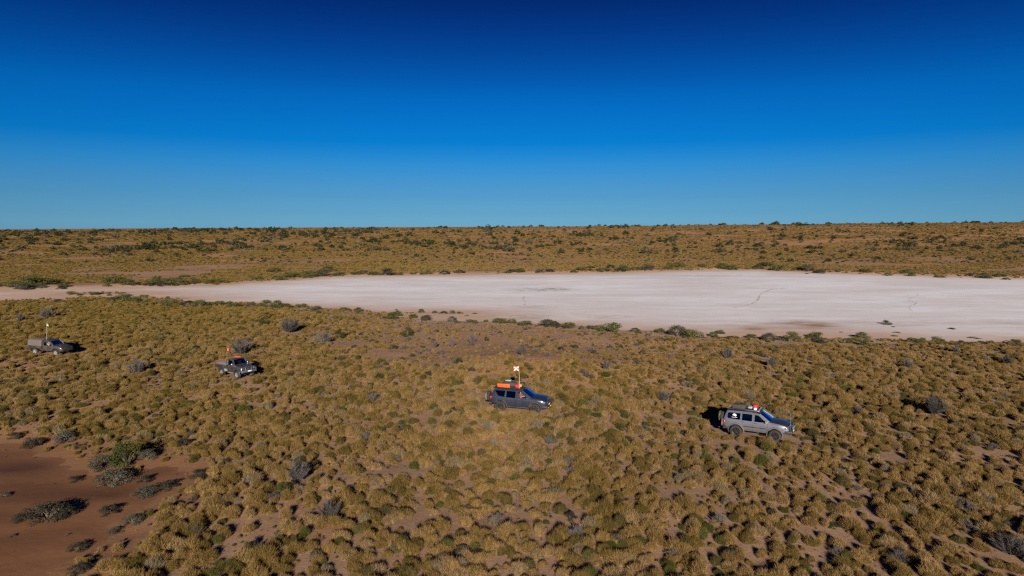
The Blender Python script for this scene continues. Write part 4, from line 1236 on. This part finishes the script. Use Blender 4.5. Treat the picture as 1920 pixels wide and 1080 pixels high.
# grey leafless bushes that stand out
for u, v, w, tall, lab, wh in [
    (453, 664, 46, .70, 'tall forked grey leafless bush behind the dark pickup', 4),
    (257, 699, 40, .85, 'round grey leafless bush between the two pickups', 0),
    (561, 902, 60, .85, 'round grey leafless bush in the foreground beside the red clay pan', 1),
    (618, 972, 56, .75, 'pale grey leafless bush in the foreground, low among straw hummocks', 2),
    (88, 598, 30, .85, 'grey leafless bush beside the canopy pickup flag', 3),
    (40, 603, 20, .95, 'small grey leafless bush behind the canopy pickup near left edge', 0),
    (543, 624, 54, .60, 'wide grey leafless bush next to dark green bush near the shore', 2),
    (608, 642, 40, .60, 'wide low grey leafless bush right of the dark pickup', 1),
    (886, 643, 22, 1.0, 'upright grey leafless bush above the dark grey wagon', 3),
    (979, 666, 22, 1.3, 'narrow tall grey leafless bush behind the flag of grey wagon', 0),
    (1136, 694, 24, 1.0, 'round grey leafless bush on sand right of the flag', 1),
    (1245, 752, 28, .8, 'grey leafless bush between the two wagons', 2),
    (1030, 832, 36, .5, 'low pale grey bush in front of the dark grey wagon', 3),
    (915, 805, 24, .8, 'small bluish grey bush just below the dark grey wagon', 0),
    (1365, 672, 24, 1.1, 'grey leafless bush behind silver wagon, near the shore hummocks', 1),
    (1447, 688, 26, .9, 'grey leafless bush behind silver wagon, paired with a smaller one', 2),
    (1702, 694, 24, 1.1, 'grey leafless bush far behind the silver wagon on right', 3),
    (1752, 778, 56, .8, 'broad dark grey leafless bush right of the silver wagon', 2),
    (1792, 662, 18, 1.1, 'narrow grey leafless bush close to the lake shore on right', 0),
    (1895, 1040, 70, .7, 'large grey leafless bush in the bottom right corner', 1),
    (700, 752, 30, .6, 'low grey leafless bush left of the grey wagon', 3),
    (848, 650, 16, 1.2, 'thin grey bush beside another on the sandy rise', 1),
    (816, 652, 16, 1.1, 'small dark grey bush on the sandy rise', 2),
    (1888, 684, 30, .8, 'grey leafless bush near the right edge below the lake', 0)]:
    if lab: put('dead_shrub', DEAD, u, v, w, lab, 'bush', 'grey leafless bushes', DP, tall, which=wh)
# dark green bushes
for u, v, w, tall, lab in [
    (764, 630, 30, .75, 'dark green round bush on the sandy rise near the shore'),
    (637, 634, 25, .95, 'dark green bush beside grey bushes right of the dark pickup'),
    (496, 611, 28, .8, 'dark green bush near the shore left of a wide grey bush'),
    (861, 683, 16, 1.2, 'small upright dark green bush left of the flag'),
    (1028, 809, 28, .85, 'dark green bush just in front of the dark grey wagon'),
    (238, 872, 66, 1.0, 'large dark green bush at the edge of the clay pan'),
    (530, 930, 40, .9, 'olive green bush below the round grey bush in foreground'),
    (1662, 611, 24, .6, 'small dark bush standing alone on the salt lake')]:
    put('green_shrub', GREEN, u, v, w, lab, 'bush', 'dark green bushes', tall=tall)
# dark low scrub round the clay pan
for u, v, w, tall, lab in [
    (90, 972, 90, .45, 'wide low scrub mound in the middle of the red clay pan'),
    (52, 975, 60, .45, 'low grey scrub at the left end of the pan mound'),
    (122, 968, 50, .55, 'dark scrub at the right end of the pan mound'),
    (190, 878, 60, .6, 'dark grey scrub left of the large green bush'),
    (215, 905, 80, .45, 'broad low dark scrub below the large green bush'),
    (275, 862, 40, .7, 'dark scrub right of the large green bush'),
    (60, 838, 50, .5, 'dark low scrub on the upper rim of the clay pan'),
    (122, 828, 50, .6, 'dark round scrub on the upper rim of the clay pan'),
    (28, 822, 34, .5, 'small low scrub on upper pan rim near left edge'),
    (148, 840, 22, .5, 'tiny dark scrub just inside the upper pan rim'),
    (140, 902, 34, .4, 'small dark scrub tuft alone on the pan'),
    (190, 898, 34, .35, 'low dark scrub strip on the pan beside another tuft'),
    (272, 904, 40, .45, 'olive grey scrub at the pan edge, upper of two'),
    (275, 928, 56, .42, 'olive grey scrub at the pan edge, lower of two'),
    (315, 916, 48, .45, 'dark scrub at the pan edge right of two olive ones'),
    (372, 895, 46, .5, 'dark scrub where the clay pan ends on right'),
    (345, 836, 36, .55, 'dark small scrub above the right tip of the pan'),
    (205, 962, 52, .4, 'low scrub on the pan with a long dark shadow'),
    (250, 980, 50, .45, 'dark scrub at the lower right edge of the pan'),
    (215, 1000, 40, .4, 'olive scrub tuft below the lower right pan edge'),
    (148, 1030, 46, .4, 'low grey scrub near the bottom of the pan'),
    (150, 1072, 54, .4, 'low grey scrub at the bottom edge of the photo by the pan'),
    (22, 1008, 18, .5, 'tiny scrub tuft near left edge of the pan'),
    (10, 930, 26, .4, 'low scrub cut by the left edge of the photo')]:
    put('saltbush', GREY, u, v, w, lab, 'bush', 'low scrub round the clay pan', tall=tall * 1.25)
# small bushes out on the salt crust
for u, v, w, tall, lab in [
    (1675, 616, 12, .6, 'tiny bush right beside the small dark bush on salt'),
    (1615, 634, 34, .55, 'dark bush on the lower salt edge right of the shore row'),
    (1595, 622, 16, .4, 'low flat bush on salt left of the dark ones'),
    (1577, 626, 14, .5, 'tiny bush on salt near the shore row'),
    (1681, 627, 20, .5, 'small bush on salt below the lone dark bush'),
    (1677, 633, 20, .5, 'small bush on salt nearest the shore below two others'),
    (1785, 620, 20, .45, 'low bush alone on salt towards the right edge'),
    (1826, 637, 30, .35, 'flat dark bush on salt near the right shore'),
    (1848, 630, 14, .3, 'tiny flat bush on salt near the right shore')]:
    put('saltbush', OLIVE, u, v, w, lab, 'bush', 'small bushes on the salt lake', tall=tall)
# the row of green bushes along the near shore
r2 = random.Random(33)
row = [(1025, 612, 34), (1065, 614, 26), (1145, 622, 44), (1122, 618, 26), (1270, 630, 48), (1300, 633, 40), (1350, 628, 22), (1410, 634, 26), (1442, 638, 34), (1485, 638, 36), (1530, 634, 34), (1235, 624, 22), (1190, 622, 20),
       (1905, 642, 20), (1757, 642, 26), (1730, 642, 20), (1802, 644, 18), (935, 605, 26), (960, 606, 22), (985, 610, 30), (800, 600, 24), (775, 596, 20), (745, 592, 20), (735, 598, 26), (672, 585, 20), (645, 582, 18),
       (848, 588, 14), (862, 588, 14), (832, 588, 16), (790, 586, 14), (815, 587, 12), (890, 590, 12), (743, 584, 10), (875, 594, 10), (232, 562, 36), (250, 566, 30), (212, 564, 18), (275, 570, 22), (162, 572, 16), (320, 573, 34), (352, 574, 30), (375, 576, 34), (410, 573, 28),
       (440, 576, 26), (470, 575, 24), (500, 576, 28), (535, 578, 26), (565, 577, 24), (595, 580, 20), (135, 552, 22), (150, 554, 12), (178, 553, 18), (205, 555, 10), (270, 558, 18), (315, 560, 12), (338, 564, 10), (110, 568, 18), (60, 570, 16)]
for i, (u, v, w) in enumerate(row):
    put('shore_shrub', OLIVE if i % 4 else GREY, u, v, w * 1.1, 'low olive green bush in the row along the near lake shore', 'bush', 'green bushes on the near lake shore', tall=r2.uniform(.5, .75))
_near = _lake_px[16:35]
for i in range(70):
    u = r2.uniform(380, 1915)
    v = np.interp(u, [p[0] for p in _near][::-1], [p[1] for p in _near][::-1]) + 1 + abs(r2.gauss(0, 4))
    put('shore_shrub', OLIVE if i % 3 else GREY, u, v, r2.uniform(10, 26), 'small bush close behind the near lake shore row', 'bush', 'small bushes on the near lake shore', tall=r2.uniform(.5, .8))
# the fringe on the far shore
for i in range(120):
    u = r2.uniform(-20, 1940)
    v = np.interp(u, [p[0] for p in _lake_px[:15]], [p[1] for p in _lake_px[:15]]) - 1.0 - abs(r2.gauss(0, 3.5)) + (r2.uniform(3, 8) if u > 1480 and r2.random() < .35 else 0)
    w = r2.uniform(8, 26) if r2.random() < .7 else r2.uniform(20, 40)
    put('shore_shrub', OLIVE if r2.random() < .65 else GREY, u, v, w, 'low dark bush in the fringe along the far lake shore', 'bush', 'low bushes on the far lake shore', tall=r2.uniform(.35, .6))
for u, v, w in [(60, 536, 60), (90, 533, 50), (30, 537, 40), (215, 531, 50), (240, 534, 36), (318, 531, 40), (330, 527, 30), (412, 530, 34), (345, 521, 24), (548, 520, 40), (515, 511, 34), (615, 509, 36), (580, 515, 30)]:
    put('shore_shrub', OLIVE, u, v, w, 'wide green bush on far shore where the lake narrows at left', 'bush', 'wide bushes on the far shore at left', tall=.5)

# ------------------------------------------------------------------ scatter
car_boxes = []
for c, hl, hw in CARS:
    car_boxes.append((c.location.x, c.location.y, c.rotation_euler.z, hl, hw))
def clear_of_cars(x, y, m=0.0):
    ok = np.ones(x.shape, bool)
    for cx, cy, a, hl, hw in car_boxes:
        dx, dy = x - cx, y - cy
        lx, ly = dx * math.cos(a) + dy * math.sin(a), -dx * math.sin(a) + dy * math.cos(a)
        ok &= ~((np.abs(lx) < hl + m) & (np.abs(ly) < hw + m))
    return ok

def jitter(x0, x1, y0, y1, s, seed):
    rs = np.random.RandomState(seed)
    gx_, gy_ = np.meshgrid(np.arange(x0, x1, s), np.arange(y0, y1, s))
    gx_ = gx_ + rs.uniform(-.48, .48, gx_.shape) * s + (np.arange(gx_.shape[0])[:, None] % 2) * s * .5
    gy_ = gy_ + rs.uniform(-.48, .48, gy_.shape) * s
    return gx_.ravel(), gy_.ravel(), rs

# near plain
x, y, rs = jitter(-130, 130, 14, 155, .73, 5)
k = np.abs(x) < .80 * y + 9
x, y = x[k], y[k]
sd, pd = lake_sd(x, y), pan_sd(x, y)
u_, v_, f_ = project(x, y, np.zeros_like(x))
bare = fbm(x * .30, y * .30, 81, 3)
rise = np.exp(-np.abs((u_ - 950) / 330) ** 3 - np.abs((v_ - 655) / 58) ** 3)          # sandy rise behind the grey wagon
shore = 1 - sstep(2, 16, sd)
bare2 = np.exp(-(((u_ - 1330) / 70) ** 2 + ((v_ - 850) / 26) ** 2)) + np.exp(-(((u_ - 1440) / 120) ** 2 + ((v_ - 905) / 22) ** 2)) + .8 * np.exp(-(((u_ - 30) / 60) ** 2 + ((v_ - 590) / 16) ** 2))
pr = np.clip(1.30 - .95 * sstep(.50, .74, bare) - .80 * rise - .50 * shore - .55 * bare2, 0, 1) * sstep(-1.6, 2.0, pd) * (sd > 1.0)
keep = (rs.uniform(size=x.shape) < pr) & clear_of_cars(x, y, .10)
x, y, u_, v_, sd, rise, shore = x[keep], y[keep], u_[keep], v_[keep], sd[keep], rise[keep], shore[keep]
for bx, by, br in BLOCK:
    if by < 160:
        m = (x - bx) ** 2 + (y - by) ** 2 > br * br
        x, y, u_, v_, sd, rise, shore = x[m], y[m], u_[m], v_[m], sd[m], rise[m], shore[m]
n = len(x)
big = fbm(x * .22, y * .22, 87, 2)
size = np.where(rs.uniform(size=n) < .26, rs.uniform(.34, .62, n), .64 + .70 * rs.beta(2, 2.6, n)) * (.78 + .5 * big) * (1 - .45 * rise) * (1 - .35 * shore)
size *= np.where(rs.uniform(size=n) < .08, 1.25, 1.0)
size *= .55 + .45 * sstep(0, 2.5, pan_sd(x, y))
near_car = ~clear_of_cars(x, y, .9)
size = np.where(near_car, size * .78, size)
z = np.maximum(height(x, y), -.075)
kind = np.where(rs.uniform(size=n) < .88, rs.randint(0, 7, n), rs.randint(7, 9, n))
gpr = .05 + .12 * sstep(.45, .7, fbm(x * .1, y * .1, 93))
kind = np.where(rs.uniform(size=n) < gpr, 9 + rs.randint(0, 3, n), kind)
size = np.where(kind >= 9, size * .85, size)
rotz = rs.uniform(0, 6.283, n)
scl = np.stack([size * rs.uniform(.82, 1.25, n), size * rs.uniform(.82, 1.25, n), size * rs.uniform(.85, 1.32, n)], -1)

f_ = project(x, y, z)[2]
uu, vv, _ = project(x, y, z + .2)
vis = (uu > 5) & (uu < 1915) & (vv < 1075) & (vv > 0)
score = np.where(vis, size / f_, -1)
order = np.argsort(-score)
solo = order[:300]
groups = {True: 'green spinifex hummocks in front', False: 'straw spinifex hummocks in front'}
SRC = {}
for i in solo:
    g = kind[i] >= 9
    o = bpy.data.objects.new('spinifex_hummock', HUM[kind[i]]); COL.objects.link(o)
    o.location = (x[i], y[i], z[i] - .03); o.rotation_euler = (0, 0, rotz[i]); o.scale = scl[i]
    rank = 'large' if size[i] > 1.12 else ('small' if size[i] < .92 else 'middling')
    rowl = 'at the very bottom' if vv[i] > 1000 else ('low' if vv[i] > 920 else 'higher up')
    col = ['beside the clay pan', 'left of centre', 'near the middle', 'right of centre', 'below the silver wagon', 'towards the right edge'][min(5, int(uu[i] / 320))]
    tag(o, '%s %s spinifex hummock %s in the foreground, %s' % (rank, 'green' if g else 'straw coloured', rowl, col), 'grass hummock', groups[bool(g)])
    SRC.setdefault(int(kind[i]), o)

def instancer(name, pts, rot, sc, idx, sources, label):
    """one object of countless small plants: every point carries one of the given plants"""
    me = bpy.data.meshes.new(name)
    me.vertices.add(len(pts)); me.vertices.foreach_set('co', np.asarray(pts, np.float32).ravel())
    a = me.attributes.new('scl', 'FLOAT_VECTOR', 'POINT'); a.data.foreach_set('vector', np.asarray(sc, np.float32).ravel())
    a = me.attributes.new('rot', 'FLOAT_VECTOR', 'POINT'); a.data.foreach_set('vector', np.asarray(rot, np.float32).ravel())
    a = me.attributes.new('pick', 'INT', 'POINT'); a.data.foreach_set('value', np.asarray(idx, np.int32))
    me.update()
    o = bpy.data.objects.new(name, me); COL.objects.link(o)
    ng = bpy.data.node_groups.new(name, 'GeometryNodeTree')
    ng.interface.new_socket('Geometry', in_out='INPUT', socket_type='NodeSocketGeometry')
    ng.interface.new_socket('Geometry', in_out='OUTPUT', socket_type='NodeSocketGeometry')
    N, L = ng.nodes, ng.links
    gi, go = N.new('NodeGroupInput'), N.new('NodeGroupOutput')
    jn = N.new('GeometryNodeJoinGeometry')
    for s in reversed(sources):
        oi = N.new('GeometryNodeObjectInfo'); oi.transform_space = 'ORIGINAL'
        oi.inputs['Object'].default_value = s; oi.inputs['As Instance'].default_value = True
        L.new(oi.outputs['Geometry'], jn.inputs[0])
    ip = N.new('GeometryNodeInstanceOnPoints')
    L.new(gi.outputs[0], ip.inputs['Points']); L.new(jn.outputs[0], ip.inputs['Instance'])
    ip.inputs['Pick Instance'].default_value = True
    def attr(nm, t):
        q = N.new('GeometryNodeInputNamedAttribute'); q.data_type = t; q.inputs['Name'].default_value = nm
        return [s for s in q.outputs if s.enabled and s.name == 'Attribute'][0]
    L.new(attr('pick', 'INT'), ip.inputs['Instance Index'])
    er = N.new('FunctionNodeEulerToRotation'); L.new(attr('rot', 'FLOAT_VECTOR'), er.inputs[0]); L.new(er.outputs[0], ip.inputs['Rotation'])
    L.new(attr('scl', 'FLOAT_VECTOR'), ip.inputs['Scale'])
    L.new(ip.outputs[0], go.inputs[0])
    md = o.modifiers.new('plants', 'NODES'); md.node_group = ng
    return tag(o, label, kind='stuff')

for kk in range(12):
    if kk not in SRC: SRC[kk] = SRC[min(SRC, key=lambda q: abs(q - kk))]
hsrc = [SRC[kk] for kk in range(12)]
rest = order[300:]
P = np.stack([x, y, z - .03], -1)
RT = np.stack([np.zeros(n), np.zeros(n), rotz], -1)
instancer('spinifex_cover', P[rest], RT[rest], scl[rest], kind[rest], hsrc, 'spinifex hummocks covering the plain around the vehicles')

# beyond the lake
pts = []
for y0, y1, s, sd_ in ((145, 300, 1.35, 6), (300, 378, 1.6, 7), (378, 492, 2.1, 8), (492, 760, 3.0, 9)):
    xa, ya, rr2 = jitter(-y1 * .82 - 10, y1 * .82 + 10, y0, y1, s, sd_)
    m = np.abs(xa) < .80 * ya + 10
    pts.append((xa[m], ya[m], np.full(m.sum(), s)))
x2, y2, s2_ = [np.concatenate(q) for q in zip(*pts)]
sdl = lake_sd(x2, y2)
rs = np.random.RandomState(99)
bf = fbm(x2 * .035, y2 * .06, 83, 3)
pr = np.clip(1.15 - 1.3 * sstep(.48, .72, bf) - .75 * (1 - sstep(1, 10, sdl)) - .35 * sstep(390, 550, y2), .0, 1) * (sdl > 1.2) * ((sdl > 0) & ((y2 > 155) | (np.abs(x2) > 129)))
kp = rs.uniform(size=x2.shape) < pr
x2, y2, s2_ = x2[kp], y2[kp], s2_[kp]
n2 = len(x2)
sz2 = s2_ * (.62 + .5 * rs.beta(2, 2.5, n2))
P2 = np.stack([x2, y2, height(x2, y2) - .03], -1)
kd2 = np.where(rs.uniform(size=n2) < .05, 9 + rs.randint(0, 3, n2), rs.randint(0, 9, n2))
RT2 = np.stack([np.zeros(n2), np.zeros(n2), rs.uniform(0, 6.28, n2)], -1)
instancer('distant_spinifex', P2, RT2, np.stack([sz2, sz2, sz2 * np.clip(1.0 / s2_, .45, .8)], -1), kd2, hsrc, 'spinifex grassland on the far side of the salt lake')

# bushes on the far slope
r3 = random.Random(77)
rs5 = np.random.RandomState(78)
yv = rs5.uniform(288, 735, 16000); xv = rs5.uniform(-.78, .78, 16000) * yv
dn = fbm(xv * .020, yv * .027, 55, 3)
band = np.interp(yv / K, [250, 285, 312, 340, 380, 420, 450, 520, 600, 640], [.12, .10, .40, 1.0, 1.0, .55, .30, .22, .30, .35])
band = np.where(xv < -115, np.maximum(band, .75 * np.interp(yv / K, [300, 330, 560, 640], [0, 1, 1, .6])), band)
ok = (rs5.uniform(size=16000) < 2.4 * band * (.10 + 1.8 * np.maximum(0, dn - .40))) & (lake_sd(xv, yv) > 3)
xv, yv = xv[ok][:1500], yv[ok][:1500]
sz = np.where(rs5.uniform(size=len(xv)) < .7, rs5.uniform(1.8, 3.8, len(xv)), rs5.uniform(3.4, 6.4, len(xv))) * np.where(yv < 355, .6, 1)
cand = list(zip(xv.tolist(), yv.tolist(), sz.tolist()))
cand.sort(key=lambda q: -q[2] / q[1])
farsrc, farsmall = [], []
for i, (xv, yv, sz) in enumerate(cand):
    if i < 290:
        hv = hz(xv, yv)
        where = 'at left' if xv < -.42 * yv else ('left of centre' if xv < -.1 * yv else ('near the middle' if xv < .15 * yv else ('right of centre' if xv < .45 * yv else 'at right')))
        wide = 'wide' if sz > 3.8 else 'small'
        if yv < 475: lab, g = '%s dark green bush in the belt of scrub on the far slope, %s' % (wide, where), 'dark bushes on the far slope'
        else: lab, g = '%s dark bush high on the far rise below the skyline, %s' % (wide, where), 'dark bushes below the skyline'
        o = shrub('far_bush', FAR, (xv, yv, hv - .05), sz, lab, 'bush', g, tall=r3.uniform(.6, .95))
        if len(farsrc) < 4: farsrc.append(o.children[0])
    else: farsmall.append((xv, yv, sz))
yv = rs5.uniform(290, 750, 9000); xv = rs5.uniform(-.80, .80, 9000) * yv
ok = fbm(xv * .027, yv * .035, 57, 2) > rs5.uniform(.3, .62, 9000)
ext = list(zip(xv[ok], yv[ok], rs5.uniform(.6, 1.9, ok.sum())))
ex = np.array(farsmall + ext)
ex = ex[lake_sd(ex[:, 0], ex[:, 1]) > 3]
ne = len(ex)
pk = rs.randint(0, 4, ne)
gs = [o for o in bpy.data.objects if o.name.startswith('crown') and o.parent and o.parent.name.startswith('saltbush')][:2]
srcs = farsrc + gs
pk = np.where(rs.uniform(size=ne) < .4, 4 + rs.randint(0, len(gs), ne), pk)
instancer('distant_scrub', np.stack([ex[:, 0], ex[:, 1], height(ex[:, 0], ex[:, 1]) - .04], -1), np.stack([np.zeros(ne), np.zeros(ne), rs.uniform(0, 6.28, ne)], -1),
          np.stack([ex[:, 2], ex[:, 2], ex[:, 2] * .75], -1), pk, srcs, 'small grey and green scrub dotted over the far slope')
# bushes that break the skyline
for i in range(64):
    xv = r3.uniform(-.76, .76) * 700; yv = 702 + r3.uniform(-14, 25)
    shrub('far_bush', FAR, (xv, yv, hz(xv, yv) - .05), r3.uniform(1.8, 5.0) if r3.random() < .85 else r3.uniform(5, 8.5), 'dark bush standing on the skyline, %s' % ['at far left', 'left of centre', 'near the middle', 'right of centre', 'at far right'][min(4, int((xv / 532 + 1) * 2.5))], 'bush', 'bushes on the skyline', tall=r3.uniform(.5, .8))

# small dark and grey-green tufts between the hummocks near by
cnt = 0
r4 = random.Random(91)
while cnt < 240:
    uu_, vv_ = r4.uniform(10, 1910), r4.uniform(600, 1060)
    if r4.random() < .45: uu_, vv_ = r4.gauss(980, 240), r4.gauss(655, 32)
    if not (5 < uu_ < 1915 and 590 < vv_ < 1070): continue
    p = at(uu_, vv_); X1, Y1 = np.array([p.x]), np.array([p.y])
    if lake_sd(X1, Y1)[0] < 3 or pan_sd(X1, Y1)[0] < 1.0 or not clear_of_cars(X1, Y1, .8)[0]: continue
    q = r4.random(); cnt += 1
    zone = ['at far left', 'left of centre', 'near the middle', 'right of centre', 'at far right'][min(4, int(uu_ / 384))] + (', behind the vehicles' if vv_ < 680 else (', level with them' if vv_ < 800 else ', in front of them'))
    sz = r4.uniform(.45, 1.15)
    if q < .45: shrub('low_scrub', DARKT, (p.x, p.y, p.z - .02), sz * 1.2, 'low dark tangle of dry twigs among spinifex %s' % zone, 'bush', 'dark twiggy scrub among the spinifex', DP, tall=.8)
    elif q < .8: shrub('low_scrub', GREY, (p.x, p.y, p.z - .02), sz, 'low grey green tuft among spinifex %s' % zone, 'bush', 'grey green tufts among the spinifex', tall=.8)
    else: shrub('low_scrub', GREEN, (p.x, p.y, p.z - .02), sz * .8, 'small fresh green bush among spinifex %s' % zone, 'bush', 'small green bushes among the spinifex', tall=.85)

# dry litter and seedling tufts too small to count
x3, y3, rs3 = jitter(-85, 85, 17, 128, .58, 44)
m = (np.abs(x3) < .80 * y3 + 5)
x3, y3 = x3[m], y3[m]
m = (lake_sd(x3, y3) > .8) & ((pan_sd(x3, y3) > .1) | (rs3.uniform(size=x3.shape) < .07)) & clear_of_cars(x3, y3, .1) & (rs3.uniform(size=x3.shape) < .75)
x3, y3 = x3[m], y3[m]; n3 = len(x3)
s3 = rs3.uniform(.08, .34, n3) * rs3.uniform(.6, 1, n3)
tw = [o for o in bpy.data.objects if o.name.startswith('twigs') and o.parent and o.parent.name.startswith('low_scrub')][:2]
instancer('dry_litter', np.stack([x3, y3, np.maximum(height(x3, y3), -.07) - .01], -1), np.stack([np.zeros(n3), np.zeros(n3), rs3.uniform(0, 6.28, n3)], -1),
          np.stack([s3, s3, s3 * .7], -1), rs3.randint(0, 5, n3), [hsrc[0], hsrc[4], gs[0], tw[0], tw[1]], 'dry grass litter and seedlings on the sand between hummocks')
bpy.context.view_layer.update()
